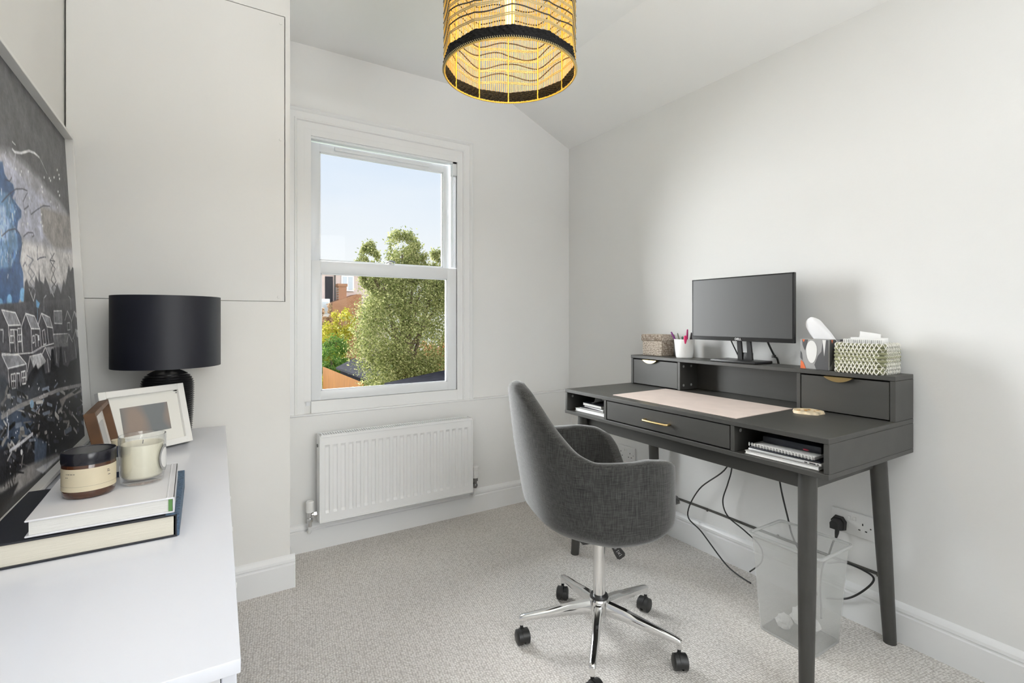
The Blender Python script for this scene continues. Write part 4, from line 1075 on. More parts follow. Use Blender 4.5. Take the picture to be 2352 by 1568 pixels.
P238,239,243,0;379,34 381,32 385,31 390,32 393,34 393,37 391,39 387,40 383,39 380,37
L30,30,34,26;814,92 677,50
P20,20,22,2;1018,95 824,47 719,39 780,13 1031,23
P225,228,235,0;84,54 88,52 93,54 93,57 87,57
P225,228,235,0;222,215 226,211 230,213 229,218 224,219
P225,228,235,0;504,202 507,200 510,202 510,204 506,204
P225,228,235,0;-1,110 4,107 10,109 8,113 2,114
P225,228,235,0;552,113 555,110 558,112 557,116 553,116
P225,228,235,0;539,169 542,166 545,168 544,172 540,173
P225,228,235,0;433,138 435,137 439,138 438,140 434,140
P225,228,235,0;503,84 506,82 509,84 508,87 505,88
P225,228,235,0;698,151 700,150 703,151 702,153 699,153
P225,228,235,0;329,107 333,105 337,107 336,110 331,110
P225,228,235,0;720,141 722,140 725,141 724,143 722,143
P225,228,235,0;755,187 757,186 759,187 758,189 756,189
P225,228,235,0;331,163 335,160 339,162 337,166 333,167
P225,228,235,0;325,86 328,84 333,86 332,88 327,88
P225,228,235,0;82,173 87,171 92,173 91,176 85,177
P225,228,235,0;219,132 223,129 228,131 227,135 222,135
P225,228,235,0;530,182 533,180 536,181 535,185 532,185
P225,228,235,0;303,53 307,50 311,52 310,57 305,57
P225,228,235,0;569,104 572,101 575,103 574,106 571,107
P225,228,235,0;695,74 697,72 700,74 699,76 696,76
P225,228,235,0;736,93 738,90 740,92 739,95 737,96
P225,228,235,0;242,89 246,87 250,88 249,91 244,91
P225,228,235,0;503,227 506,225 509,226 508,229 504,230
P225,228,235,0;709,150 711,147 714,149 713,152 710,153
P225,228,235,0;791,156 793,155 795,156 794,158 792,158
P225,228,235,0;334,229 337,226 341,228 340,231 336,231
P225,228,235,0;763,220 766,217 768,218 767,222 764,223
P225,228,235,0;240,139 244,135 248,138 247,143 241,144
P225,228,235,0;717,215 719,213 721,214 721,218 718,218
P225,228,235,0;415,93 418,90 421,92 421,96 416,96
P225,228,235,0;331,164 334,162 338,163 337,167 333,167
P225,228,235,0;661,226 663,223 666,225 665,228 662,229
P225,228,235,0;601,172 603,169 606,170 605,174 602,175
P225,228,235,0;483,167 486,165 489,166 489,170 485,170
P225,228,235,0;555,164 558,161 561,163 560,166 557,167
P225,228,235,0;406,133 409,131 413,132 412,135 408,135
P225,228,235,0;463,207 466,205 469,206 468,208 465,209
P225,228,235,0;374,73 378,71 381,72 380,76 376,76
P225,228,235,0;350,102 353,99 357,101 356,105 351,106
P225,228,235,0;473,78 476,76 480,78 479,81 475,81
P225,228,235,0;9,168 13,165 19,167 18,171 11,171
P225,228,235,0;679,113 681,112 684,113 683,115 680,115
P225,228,235,0;97,94 101,90 106,92 105,98 99,98
P225,228,235,0;760,86 762,84 765,85 764,88 761,89
P225,228,235,0;181,145 185,142 190,144 189,148 183,148
P225,228,235,0;450,67 453,65 457,67 456,69 452,69
P225,228,235,0;163,101 167,98 172,101 170,105 165,106
P225,228,235,0;509,224 512,221 515,223 514,227 510,227
P225,228,235,0;689,211 691,210 694,211 693,213 690,213
P225,228,235,0;762,71 764,69 766,71 765,74 763,74
P225,228,235,0;463,204 466,202 469,204 469,206 465,207
P225,228,235,0;515,239 518,237 521,238 520,241 517,241
P225,228,235,0;771,171 772,169 775,171 774,174 771,174
P225,228,235,0;588,241 591,238 594,239 593,243 589,244
P225,228,235,0;196,71 200,70 205,71 204,74 199,74
P225,228,235,0;152,106 157,103 162,105 160,110 155,111
P225,228,235,0;747,120 749,118 751,120 751,122 748,123
P225,228,235,0;690,182 692,180 694,181 694,184 691,185
P225,228,235,0;759,188 761,186 763,187 763,191 760,191
P225,228,235,0;570,148 572,147 575,148 575,150 571,150
L15,15,17,15;762,62 753,81
L15,15,17,15;758,61 748,77
L15,15,17,15;756,51 744,69
L15,15,17,15;764,29 751,43
L15,15,17,15;786,51 790,74
L15,15,17,14;810,67 802,82
L15,15,17,15;772,30 767,44
L15,15,17,14;808,57 805,67
L15,15,17,15;786,34 783,53
L15,15,17,14;806,83 798,94
L15,15,17,15;788,79 782,100
L15,15,17,15;741,69 744,79
L15,15,17,15;733,56 725,81
L15,15,17,15;764,27 767,42
L15,15,17,15;739,66 724,89
L15,15,17,15;773,40 773,64
L15,15,17,15;764,61 748,83
L15,15,17,15;758,22 751,38
L15,15,17,15;753,46 763,60
L15,15,17,15;742,51 733,64
L15,15,17,14;805,50 799,66
L15,15,17,15;776,66 782,91
L15,15,17,15;776,39 768,49
L15,15,17,15;735,61 723,77
L15,15,17,15;772,46 771,70
L15,15,17,15;757,34 740,53"""
nx,nz=420,520; CW,CH=(yB-yA-2*t_),FH-2*t_
ga=np.linspace(0,CW,nx)[None,:].repeat(nz,0); gb=np.linspace(0,CH,nz)[:,None].repeat(nx,1)
rng=np.random.default_rng(3)
def nois(s,seed):
    r=np.random.default_rng(seed); g=r.random((int(CH/s)+4,int(CW/s)+4)); u=gb/s; v=ga/s; i=u.astype(int); j=v.astype(int); fu=u-i; fv=v-j
    return (g[i,j]*(1-fu)*(1-fv)+g[i+1,j]*fu*(1-fv)+g[i,j+1]*(1-fu)*fv+g[i+1,j+1]*fu*fv)-.5
img=np.ones((nz,nx,3))*np.array([84,84,88.])
def blend(mask,c): img[:]=img*(1-mask[...,None])+np.array(c,float)*mask[...,None]
def segd(px,py,x0,y0,x1,y1):
    dx,dy=x1-x0,y1-y0; t=np.clip(((px-x0)*dx+(py-y0)*dy)/(dx*dx+dy*dy+1e-12),0,1); return np.hypot(px-x0-t*dx,py-y0-t*dy)
def bbox(pts,pad):
    xs=[p[0] for p in pts]; ys=[p[1] for p in pts]; j0=max(0,int((min(xs)-pad)/CW*(nx-1))); j1=min(nx,int((max(xs)+pad)/CW*(nx-1))+2); i0=max(0,int((min(ys)-pad)/CH*(nz-1))); i1=min(nz,int((max(ys)+pad)/CH*(nz-1))+2); return i0,i1,j0,j1
for sh in (.62,0):
  for ln in PAINT.strip().split('\n'):
    hd,body=ln.split(';'); k=hd[0]; h=[int(x) for x in hd[1:].split(',')]; pts=[(int(p.split(',')[0])/1000+sh,int(p.split(',')[1])/1000) for p in body.split(' ')]
    soft=(h[3]*.0025+.0022) if k=='P' else .0022
    wd=max(h[3]/14000,.0014) if k=='L' else 0
    i0,i1,j0,j1=bbox(pts,soft*2+wd)
    if i1-i0<1 or j1-j0<1: continue
    A_,B_=ga[i0:i1,j0:j1],gb[i0:i1,j0:j1]
    if sh and k=='P' and h[3]>=5: pass
    if k=='L':
        d=np.full(A_.shape,9.)
        for p,q in zip(pts,pts[1:]): d=np.minimum(d,segd(A_,B_,*p,*q))
        mk=np.clip((wd+.0012-d)/.0022,0,1)
    else:
        ins=np.zeros(A_.shape,bool); d=np.full(A_.shape,9.)
        for p,q in zip(pts,pts[1:]+pts[:1]):
            c_=((p[1]>B_)!=(q[1]>B_)); xx=(q[0]-p[0])*(B_-p[1])/((q[1]-p[1]) or 1e-9)+p[0]; ins^=(c_&(A_<xx)); d=np.minimum(d,segd(A_,B_,*p,*q))
        sd=np.where(ins,d,-d); mk=np.clip(sd/soft+.5,0,1)
    full=np.zeros((nz,nx)); full[i0:i1,j0:j1]=mk; 
    sub=img[i0:i1,j0:j1]; img[i0:i1,j0:j1]=sub*(1-mk[...,None])+np.array(h[:3],float)*mk[...,None]
img=np.clip(img*1.06+4,0,255)*(1+.22*nois(.012,1)+.25*nois(.035,2)+.2*nois(.005,4))[...,None]
lin=(np.clip(img,0,255)/255)**2.2
me=bpy.data.meshes.new('canvas'); co_=np.stack([np.full(ga.shape,-.022),(yB-t_)-ga,t_+gb],-1).reshape(-1,3)
idx=np.arange(nx*nz).reshape(nz,nx); f=np.stack([idx[:-1,:-1],idx[1:,:-1],idx[1:,1:],idx[:-1,1:]],-1).reshape(-1,4)
me.from_pydata(co_.tolist(),[],f.tolist()); ca_=me.color_attributes.new('paint','FLOAT_COLOR','POINT'); ca_.data.foreach_set('color',np.concatenate([lin.reshape(-1,3),np.ones((nx*nz,1))],1).astype(np.float32).ravel()); me.update()
m=mat('canvas_paint',(.5,.5,.5),.42,bump=(260,.35,.0010),spec=.35); n_,L2,bs=nodes(m); at_=n_.new('ShaderNodeAttribute'); at_.attribute_name='paint'; L2.new(at_.outputs['Color'],bs.inputs['Base Color']); o=fin('canvas',me,m,pt)
# ================================================================ TABLE LAMP
lx,ly,lz=-.107,2.108,.7125
tl=root('table_lamp','table lamp with navy drum shade and ribbed black base on the sideboard','lamp',(lx,ly,lz))
b=N(); prof=[(0,0),(.060,0),(.066,.004)]
n=31
for i in range(n*4+1):
    t=i/(n*4); z=.006+t*.236
    env=.068+.009*math.sin(min(t/.75,1)*math.pi/2) if t<.75 else .077*math.sqrt(max(0,1-((t-.75)/.27)**2.4))
    prof.append((max(env,.014)+.0024*math.sin(2*math.pi*i/4)*(1 if t<.95 else 0),z))
prof.append((0,.243)); lathe(b,prof,(lx,ly,lz),56); obj('base',b,'ceramic',tl,smooth=80)
b=N(); cyl(b,(lx,ly,lz+.24),(lx,ly,lz+.32),.010,n=16); cyl(b,(lx,ly,lz+.30),(lx,ly,lz+.35),.018,n=20)
for a in (0,120,240): tube(b,[(lx,ly,lz+.33),(lx+.155*math.cos(R(a)),ly+.155*math.sin(R(a)),lz+.33)],.0018,6)
obj('lamp_holder',b,'darkchrome',tl)
b=N(); lathe(b,[(.160,.254),(.1600,.496),(.1575,.496),(.1575,.254)],(lx,ly,lz),96,close=True); obj('lamp_shade',b,'shade',tl,smooth=40)
b=N(); ball(b,(lx,ly,lz+.385),(.028,.028,.035)); obj('bulb',b,'white',tl)
# ================================================================ PHOTO FRAMES
def pf(name,label,bl,yaw,lean,w_,h,th,fw,m,inner,mount,photo):
    # bl: bottom corner on the sideboard; local x along the bottom edge, y away from the viewer, z up
    o=root(name,label,'photo frame',bl); E=Vector((math.cos(yaw),math.sin(yaw),0)); Nn=Vector((-E.y,E.x,0)); U=(Nn*math.sin(lean)+Vector((0,0,1))*math.cos(lean)); B=(Nn*math.cos(lean)-Vector((0,0,1))*math.sin(lean))
    mt=Matrix((E,B,U)).transposed().to_4x4(); mt.translation=Vector(bl)+Vector((0,0,th*math.sin(lean)+.0015))
    def mk(nm,bxs,mm,par=o,bev=.0012):
        b=N()
        for q in bxs: box(b,*q,bev,1)
        b.transform(mt); return obj(nm,b,mm,par)
    mk('frame',[((0,fw),(0,th),(0,h)),((w_-fw,w_),(0,th),(0,h)),((fw,w_-fw),(0,th),(0,fw)),((fw,w_-fw),(0,th),(h-fw,h)),((.002,w_-.002),(th-.003,th),(.002,h-.002))],m)
    r=inner; mk('mount',[((fw,w_-fw),(r,r+.001),(fw,h-fw))],mount,bev=0)
    mw=(w_-2*fw)*.17; mh=(h-2*fw)*.22
    b=N(); box(b,(fw+mw,w_-fw-mw),(r-.0008,r),(fw+mh,h-fw-mh)); b.transform(mt); p_=obj('photo',b,photo,o,smooth=0)
    # stand
    b=N(); top=mt@Vector((w_/2,th,h*.55)); ft=Vector((top.x+Nn.x*.035,top.y+Nn.y*.035,bl[2]+.001)); tube(b,[top,ft],[.007,.009],4); obj('stand',b,m,o)
    return o
def blur_photo():
    m=mat('blurred_photo',(.4,.4,.4),.3); n,L,b=nodes(m); t=n.new('ShaderNodeTexCoord'); g=n.new('ShaderNodeTexNoise'); g.inputs['Scale'].default_value=14; g.inputs['Detail'].default_value=0; L.new(t.outputs['Object'],g.inputs['Vector'])
    r=n.new('ShaderNodeValToRGB'); r.color_ramp.elements[0].position=.35; r.color_ramp.elements[0].color=(.20,.21,.22,1); r.color_ramp.elements[1].position=.62; r.color_ramp.elements[1].color=(.33,.26,.22,1); L.new(g.outputs[0],r.inputs[0]); L.new(r.outputs[0],b.inputs['Base Color']); return m
M['photo']=blur_photo()
E_=(math.cos(.6288),math.sin(.6288))
pf('photo_frame','white photo frame with a cream mount and blurred grey photo, in front of the lamp',(-.0302-E_[0]*.2552,2.0034-E_[1]*.2552,.7125),.6288,.2578,.2552,.1998,.020,.020,'frame',.012,'mount','photo')
pf('photo_frame','small deep walnut photo frame standing edge on beside the painting',(-.193,1.600,.7125),1.5946,.2085,.252,.183,.0235,.013,'walnut',.018,'frame','paper2')
# ================================================================ BOOKS
def bigbook(name,label,x,y,z,rot,cm,pm,spine,sm):
    o=root(name,label,'book',((x[0]+x[1])/2,(y[0]+y[1])/2,z[0])); cx,cy=(x[0]+x[1])/2,(y[0]+y[1])/2; mt=Matrix.Translation((cx,cy,0))@Matrix.Rotation(rot,4,'Z')@Matrix.Translation((-cx,-cy,0)); th=.0032
    def mk(nm,bxs,mm,bev=.001,**k):
        b=N()
        for q in bxs: box(b,*q,bev,1)
        b.transform(mt); return obj(nm,b,mm,o,**k)
    mk('cover',[(x,y,(z[0],z[0]+th)),(x,y,(z[1]-th,z[1])),((x[1]-th,x[1]),y,z)],cm)
    mk('pages',[((x[0]+.005,x[1]-.006),(y[0]+.004,y[1]-.004),(z[0]+th+.0002,z[1]-th-.0002))],pm,0)
    if spine: mk('spine_cloth',[((x[1]-spine,x[1]+.0009),(y[0]-.0003,y[1]+.0003),(z[1]-th,z[1]+.0006)),((x[1]-.001,x[1]+.0012),(y[0]-.0003,y[1]+.0003),(z[0]+.001,z[1]+.0006))],sm,.0004)
    return o,mt
bigbook('coffee_table_book','thick black book with a blue cloth spine, bottom of the stack on the sideboard',(-.322,-.045),(1.150,1.472),(.7125,.7555),R(.6),'bookblack','pages',0,None)
o=bpy.data.objects['coffee_table_book']
b=N(); box(b,(-.0455,-.040),(1.152,1.474),(.7135,.7560),.001,1); box(b,(-.062,-.0405),(1.152,1.474),(.7553,.7563),.0003,1); obj('spine_cloth',b,'bookblue',o)
o,mt=bigbook('coffee_table_book','white covered book lying on top of the black book','' and 0 or (-.262,-.050),(1.156,1.424),(.7568,.7868),R(1.0),'bookwhite','pages2',0,None)
b=N(); tube(b,[(-.062,1.158,.7868),(-.062,1.422,.7868)],.0014,6); b.transform(mt); obj('joint_ridge',b,'bookwhite',o)
b=N(); box(b,(-.060,-.0537),(1.1582,1.1605),(.7605,.7832)); b.transform(mt); obj('green_endpaper',b,'green',o,label='green endpaper edge')
# ================================================================ JAR, CANDLE, BOTTLE
TZ=.7878
j=root('candle_jar','amber glass jar with black lid and cream label on the white book','jar',(-.192,1.272,TZ))
b=N(); lathe(b,[(0,0),(.037,0),(.0405,.004),(.0415,.010),(.0415,.064),(.0395,.068),(.0,.068)],(-.192,1.272,TZ),64); obj('jar_body',b,'amber',j)
b=N(); lathe(b,[(0,.064),(.0422,.064),(.0428,.067),(.0428,.084),(.0415,.0865),(.0380,.0868),(.0375,.0858),(0,.0858)],(-.192,1.272,TZ),64); obj('lid',b,'lid',j)
b=N(); rg=[]
for z in (.0145,.0575): rg.append([b.verts.new((-.192+.0421*math.cos(R(a)),1.272+.0421*math.sin(R(a)),TZ+z)) for a in range(-175,141,5)])
for a_,c_ in zip(range(len(rg[0])-1),range(1,len(rg[0]))): b.faces.new((rg[0][a_],rg[0][c_],rg[1][c_],rg[1][a_]))
lb=obj('label',b,'kraft',j,smooth=90)
b=N()
def arcbar(b,a0,a1,z0,z1,r=.04235):
    k=max(1,int(abs(a1-a0)/3)); p=[b.verts.new((-.192+r*math.cos(R(a0+(a1-a0)*i/k)),1.272+r*math.sin(R(a0+(a1-a0)*i/k)),TZ+z0)) for i in range(k+1)]; q=[b.verts.new((v.co.x,v.co.y,TZ+z1)) for v in p]
    for i in range(k): b.faces.new((p[i],p[i+1],q[i+1],q[i]))
arcbar(b,-175,135,.0240,.0243)
for a0,a1 in ((-134,-131),(-129.5,-124),(-122.5,-116.5),(-115,-111)): arcbar(b,a0,a1,.0478,.0488)
for a0,a1 in ((-136,-132),(-131,-128)): arcbar(b,a0,a1,.0418,.0427)
for a0,a1,z in ((-42,-36,.048),(-42,-34,.045),(-40,-33,.038)): arcbar(b,a0,a1,z,z+.0012)
obj('print',b,'ink',lb,smooth=0)
c=root('candle','cream candle in a clear glass tumbler on the white book','candle',(-.110,1.306,TZ))
cx,cy=-.110,1.306
b=N(); lathe(b,[(0,0),(.0345,0),(.0375,.003),(.0395,.02),(.0415,.09),(.0412,.0985),(.0398,.0985),(.0385,.09),(.0368,.016),(.033,.011),(0,.010)],(cx,cy,TZ),72); obj('glass',b,'tumbler',c,smooth=60)
b=N(); lathe(b,[(0,.0112),(.032,.0115),(.0362,.017),(.0378,.078),(.0372,.081),(.030,.0795),(0,.079)],(cx,cy,TZ),64); wx=obj('wax',b,'wax',c,smooth=60)
b=N(); tube(b,[(cx,cy,TZ+.078),(cx+.001,cy,TZ+.087)],.0009,6); obj('wick',b,'ink',wx)
b=N() # oval label on the right of the glass
n=28
for r0,r1,mi in ((0,.76,0),(.76,1,1)):
    def pt_(k,r_): 
        a=2*math.pi*k/n; az=R(-18)+r_*.42*math.cos(a); return (cx+.0414*math.cos(az),cy+.0414*math.sin(az),TZ+.048+r_*.028*math.sin(a))
    for k in range(n):
        if r0==0: f_=b.faces.new([b.verts.new(pt_(k,r1)),b.verts.new(pt_(k+1,r1)),b.verts.new((cx+.0414*math.cos(R(-18)),cy+.0414*math.sin(R(-18)),TZ+.048))])
        else: f_=b.faces.new([b.verts.new(pt_(k,r0)),b.verts.new(pt_(k+1,r0)),b.verts.new(pt_(k+1,r1)),b.verts.new(pt_(k,r1))])
        f_.material_index=mi
obj('oval_label',b,['boxwhite','boxgrey'],c,smooth=-1)
bt=root('scent_bottle','small dark glass bottle with a white label squeezed between jar and candle','bottle',(-.160,1.385,TZ))
b=N(); lathe(b,[(0,0),(.020,0),(.022,.003),(.022,.050),(.019,.058),(.010,.063),(.010,.068),(0,.068)],(-.160,1.385,TZ),40); obj('bottle_body',b,'blueglass',bt)
b=N(); lathe(b,[(.0224,.012),(.0224,.044)],(-.160,1.385,TZ),40); obj('label',b,'boxwhite',bt,smooth=60)
b=N(); lathe(b,[(0,.066),(.012,.066),(.012,.078),(0,.079)],(-.160,1.385,TZ),28); obj('cap',b,'kraft',bt)
# ================================================================ PENDANT LAMP
px,py,pz=.742,1.205,1.826; RS=.188; HS=.36
pd=root('pendant_light','round open-weave pendant shade in golden cane with a black band','pendant lamp',(px,py,ZC))
def ringpt(a,z,dr=0):
    k=12; w_=2*math.pi/k; f=((a%w_)/w_); poly=math.cos(w_/2)/math.cos((f-.5)*w_); z_=min(1,(z-pz)/.02); r_=RS*(1-(1-poly)*z_)+dr; return (px+r_*math.cos(a),py+r_*math.sin(a),z)
b=N(); random.seed(2); ns=172
for i in range(ns):
    a=2*math.pi*(i+.5)/ns+random.uniform(-.003,.003); tube(b,[ringpt(a,pz+.026),ringpt(a+random.uniform(-.006,.006),pz+.19),ringpt(a+random.uniform(-.004,.004),pz+HS)],.0010,4)
obj('cane_weave',b,'gold',pd,smooth=60)
for i in range(12):
    a=2*math.pi*i/12; b=N(); tube(b,[ringpt(a+.0001,pz+.002,-.002),ringpt(a+.0001,pz+HS,-.002)],.0021,6); obj('frame_rod',b,'gold',pd)
def wave(b,z0,amp,ph,r_,lumps=12,dr=.002,seg=240): tube(b,[ringpt(2*math.pi*i/seg,z0+amp*math.sin(lumps/2*2*math.pi*i/seg+ph)+amp*.5*math.sin(5*2*math.pi*i/seg+ph*2),dr) for i in range(seg)],r_,5,closed=True)
b=N()
for z0,ph in ((.058,1.2),(.096,1.3),(.130,1.0),(.163,1.1),(.198,1.7),(.236,1.7),(.278,1.1),(.33,.8)):
    for dz in (0,.0045): wave(b,pz+z0+dz,.0045,ph,.0016,12,.0003)
obj('raffia_strands',b,'goldpale',pd,smooth=60)
b=N()
for z0,ph in ((.080,1),(.113,1.5),(.146,.7),(.180,1.3),(.216,2.0),(.254,1.4),(.300,.8)): wave(b,pz+z0,.0095,ph,.0019,12,.0003)
obj('dark_strands',b,'thread',pd,smooth=60)
b=N(); seg=240
for i_ in range(7):
    z=pz+.006+i_*.0043; tube(b,[ringpt(2*math.pi*i/seg,z,.0012*math.sin(i*1.9+i_*1.7)) for i in range(seg)],.0027,6,closed=True)
obj('black_band',b,'blackband',pd,smooth=60)
b=N()
for i in range(200):
    a=2*math.pi*i/200; p=Vector(ringpt(a,pz+.002)); q=Vector(ringpt(a+.03,pz+.002)); o_=(p-Vector((px,py,p.z))).normalized(); tube(b,[p+o_*.003+Vector((0,0,.004)),p+(q-p)*.5+Vector((0,0,-.002)),q-o_*.003+Vector((0,0,.004))],.0012,5)
obj('bottom_trim',b,'goldpale',pd)
b=N(); tube(b,[ringpt(2*math.pi*i/96,pz+.002,-.002) for i in range(96)],.0022,6,closed=True); tube(b,[ringpt(2*math.pi*i/96,pz+HS,0) for i in range(96)],.0024,6,closed=True)
for a in (0,120,240): tube(b,[(px,py,pz+HS-.01),(px+RS*math.cos(R(a)),py+RS*math.sin(R(a)),pz+HS)],.002,6)
obj('ring_frame',b,'gold',pd)
b=N(); cyl(b,(px,py,pz+.25),(px,py,pz+.34),.020,n=24); cyl(b,(px,py,pz+.33),(px,py,ZC-.03),.0035,n=10); lathe(b,[(0,0),(.05,0),(.048,-.02),(.02,-.03),(0,-.03)],(px,py,ZC),32); obj('cord_and_rose',b,'white',pd)
m=mat('glass_bulb_lit',(1,.7,.35),.2,emit=((1,.50,.12),7)); b=N(); lathe(b,[(0,-.030),(.008,-.028),(.013,-.018),(.014,.02),(.014,.09),(.012,.11),(0,.11)],(px,py,pz+.165),24); obj('bulb',b,m,pd)
l=bpy.data.lights.new('pendant_glow','POINT'); l.energy=3.4; l.color=(1,.70,.28); l.shadow_soft_size=.03; lo_=bpy.data.objects.new('pendant_glow',l); COL.objects.link(lo_); lo_.location=(px,py,pz+.12)
# ================================================================ GARDEN
GZ=-2.9
b=N(); box(b,(-20,40),(4,60),(GZ-.2,GZ)); obj('ground',b,'grass',kind='structure',smooth=0)
def leaves(name,lobes,n,size,m,parent,seed,z0=None):
    r=np.random.default_rng(seed); wt=np.array([l[3]*l[4]*l[5] for l in lobes]); wt=(wt**.42)/np.sum(wt**.42); C=[]
    nc=max(40,n//130); pick=r.choice(len(lobes),nc,p=wt)
    for k in pick:
        l=lobes[k]; d=r.normal(size=3); d/=np.linalg.norm(d); rad=r.uniform(.55,1)**.6; c=np.array(l[:3])+d*rad*np.array(l[3:6]); C.append(np.concatenate([c,[min(l[3:6])*.20+.02]]))
    C=np.array(C); pk=r.integers(0,nc,n); P_=C[pk,:3]+r.normal(size=(n,3))*C[pk,3:4]*np.array([1,1,1.15])*.62
    u=r.normal(size=(n,3)); u/=np.linalg.norm(u,axis=1)[:,None]; v=r.normal(size=(n,3)); v-=u*(u*v).sum(1)[:,None]; v/=np.linalg.norm(v,axis=1)[:,None]
    s=size*r.uniform(.6,1.3,(n,1)); V=np.stack([P_-u*s,P_-v*s*.42,P_+u*s,P_+v*s*.42],1).reshape(-1,3)
    if parent: V-=np.array(MW[parent].translation)
    me=bpy.data.meshes.new(name); me.from_pydata(V.tolist(),[],np.arange(4*n).reshape(-1,4).tolist()); me.update(); return fin(name,me,m,parent)
def branches(b,base,top,rad,tips,seed):
    random.seed(seed); tube(b,smooth_path([base,(base[0]+.1,base[1],(base[2]+top[2])/2),top],5),[rad*(1-.6*i/10) for i in range(11)],8)
    for t in tips:
        s=Vector(base).lerp(Vector(top),random.uniform(.4,.9)); tube(b,smooth_path([s,s.lerp(Vector(t),.5)+Vector((0,0,.1)),t],4),[rad*.45*(1-.09*i) for i in range(9)],5)
tr=root('tree','tall bushy olive green tree filling the view outside the window','tree',(4.3,12.2,GZ))
lob=[(4.35,12.2,.7,1.25,1.2,1.7),(3.75,11.9,.9,.72,.8,1.0),(3.9,11.9,-.5,.72,.8,1.0),(4.22,12.0,2.75,.42,.5,.62),(3.38,12.0,2.40,.24,.3,.62),(4.55,12.0,2.55,.30,.4,.5),(5.2,12.0,2.40,.22,.3,.62),(5.3,12.2,.9,1.0,.9,1.3),(4.7,12.0,1.9,.8,.8,.6),(3.75,12.0,2.0,.50,.5,.40),(4.6,11.9,-.9,.9,.8,.9),(5.6,12.1,1.9,.7,.7,.7)]
b=N(); branches(b,(4.3,12.2,GZ),(4.3,12.2,1.8),.16,[l[:3] for l in lob],3); obj('trunk',b,'bark',tr)
leaves('foliage',lob,110000,.032,'leaf_olive',tr,5)
def shrub(name,label,loc,lobes,n,size,m,seed):
    s=root(name,label,'shrub',loc); b=N(); branches(b,loc,(loc[0],loc[1],lobes[0][2]),.06,[l[:3] for l in lobes],seed); obj('stem',b,'bark',s); leaves('foliage',lobes,n,size,m,s,seed)
shrub('shrub','rounded dark green shrub just above the orange fence',(4.7,22.5,GZ),[(4.78,22.5,-.66,.67,.7,.97),(4.48,22.5,-1.69,1.1,.7,1.45),(5.45,22.6,-1.33,.48,.6,.73)],14000,.05,'leaf_dark',21)
shrub('shrub','bright yellow green shrub between the house and the dark shrub',(5.3,24.3,GZ),[(5.5,24.3,.81,.64,.55,.87),(5.09,24.3,-.06,.93,.55,1.04),(4.63,24.3,-.87,.81,.55,1.39)],13000,.06,'leaf_yellow',22)
shrub('shrub','pinkish brown shrub at the left edge of the window view',(3.9,25.4,GZ),[(5.00,25.35,1.25,.40,.25,.70),(4.85,25.35,.36,.5,.25,.85)],6500,.055,'leaf_pink',23)
shrub('shrub','russet leaved shrub low at the right of the window view',(6.6,15.6,GZ),[(6.35,15.6,-.25,.50,.4,.62),(6.75,15.6,.05,.4,.4,.5)],5000,.045,'leaf_red',24)
# orange fence running away down the garden
fa,fb=(2.9,20.4),(4.15,14.2)
fe=root('garden_fence','orange stained timber fence sloping across the bottom left of the view','fence',(3.5,17.3,GZ))
b=N(); d=Vector((fb[0]-fa[0],fb[1]-fa[1],0)); L_=d.length; d.normalize(); s=Vector((-d.y,d.x,0)); nb=int(L_/.12); 
d2=Vector((4.9-3.35,-1.9,0)); 
for i in range(66):
    p=Vector((4.13-i*.0005,21.2-i*.118,0)); u=Vector((0,-1,0)); sd=Vector((-u.y,u.x,0)); top=-.80
    prism(b,[(-.056,GZ),(.056,GZ),(.056,top),(-.056,top)],lambda a,c_,t:tuple(p+u*a+sd*t+Vector((0,0,c_))),-.008,.010 if i%2 else .014)
obj('fence_boards',b,'fence',fe,smooth=0)
sh=root('garden_shed','dark slate roofed shed behind the orange fence','shed',(4.4,18.0,GZ))
b=N(); box(b,(4.40,5.5),(15.2,19.4),(GZ,-.70)); obj('shed_wall',b,'slate',sh,smooth=0)
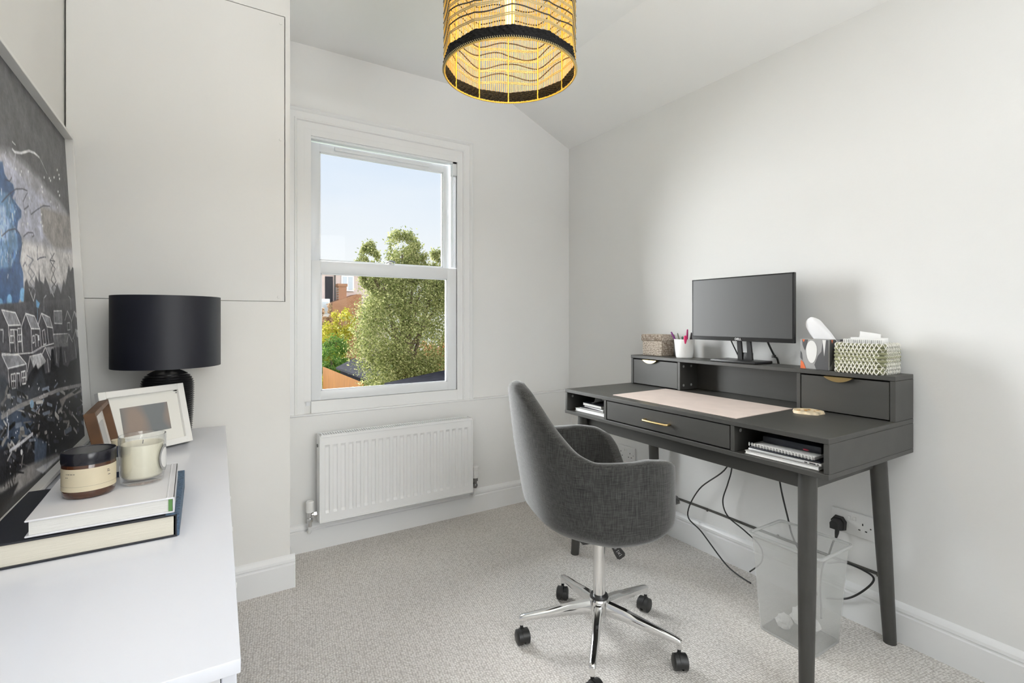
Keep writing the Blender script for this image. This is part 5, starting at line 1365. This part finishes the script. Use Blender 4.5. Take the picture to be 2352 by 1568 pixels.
b=N(); prism(b,[(4.28,-.70),(4.95,-.38),(5.62,-.70),(5.62,-.77),(4.95,-.46),(4.28,-.77)],lambda a,c_,t:(a,t,c_),15.0,19.6); obj('shed_roof',b,'slate',sh,smooth=0)
# neighbouring house
hs_=root('neighbour_house','pink rendered neighbouring house with brick chimney, top left of the view','house',(7,28,GZ))
def hp(name,m,*bx,par=hs_):
    b=N()
    for q in bx: box(b,*q)
    return obj(name,b,m,par,smooth=0)
hp('main_wall','render',((4.7,8.6),(27,30),(GZ,3.72)))
hp('dark_gable','slate',((5.35,5.72),(26.9,27),(1.9,3.35)))
b=N(); prism(b,[(26.7,3.72),(28.5,3.95),(30.3,3.72)],lambda a,c_,t:(t,a,c_),4.6,8.7); obj('roof',b,'slate',hs_,smooth=0)
wn=hp('window','trim',((6.15,6.80),(26.9,27),(2.62,3.46))); hp('window_glass','winglass',((6.22,6.44),(26.88,26.9),(2.7,3.38)),((6.51,6.73),(26.88,26.9),(2.7,3.38)),par=wn)
hp('downpipe','gap',((5.80,5.85),(26.85,26.95),(1.9,3.86)))
ch_=hp('chimney','brick',((5.81,6.20),(26.0,26.5),(1.9,2.86)),((5.77,6.24),(25.96,26.54),(2.80,2.94)))
b=N(); prism(b,[(5.42,GZ),(6.85,GZ),(6.85,2.40),(6.6,2.40),(5.42,1.95)],lambda a,c_,t:(a,t,c_),25.6,26.9); obj('brick_extension',b,'brick',hs_,smooth=0)
wn=hp('window','trim',((4.95,5.36),(25.9,26.9),(1.25,2.15))); hp('window_glass','winglass',((5.0,5.30),(25.88,25.9),(1.4,2.0)),par=wn)
rf=root('lean_to_roof','dark low roof crossing the bottom right corner of the window view','roof',(4.2,9,GZ))
b=N(); prism(b,[(3.2,-.35),(3.2,-.20),(4.6,.0),(5.6,.0),(5.6,-.35)],lambda a,c_,t:(a,t,c_),8.9,10.2); obj('roof_slope',b,'slate',rf,smooth=0)
b=N(); box(b,(3.3,5.5),(9.1,10.0),(GZ,-.35)); obj('wall',b,'brick',rf,smooth=0)
b=N(); box(b,(5.9,8.2),(16.4,16.6),(GZ,-.35)); solo('garden_wall',b,'brick','orange brick garden wall behind the russet shrub','wall',smooth=0)
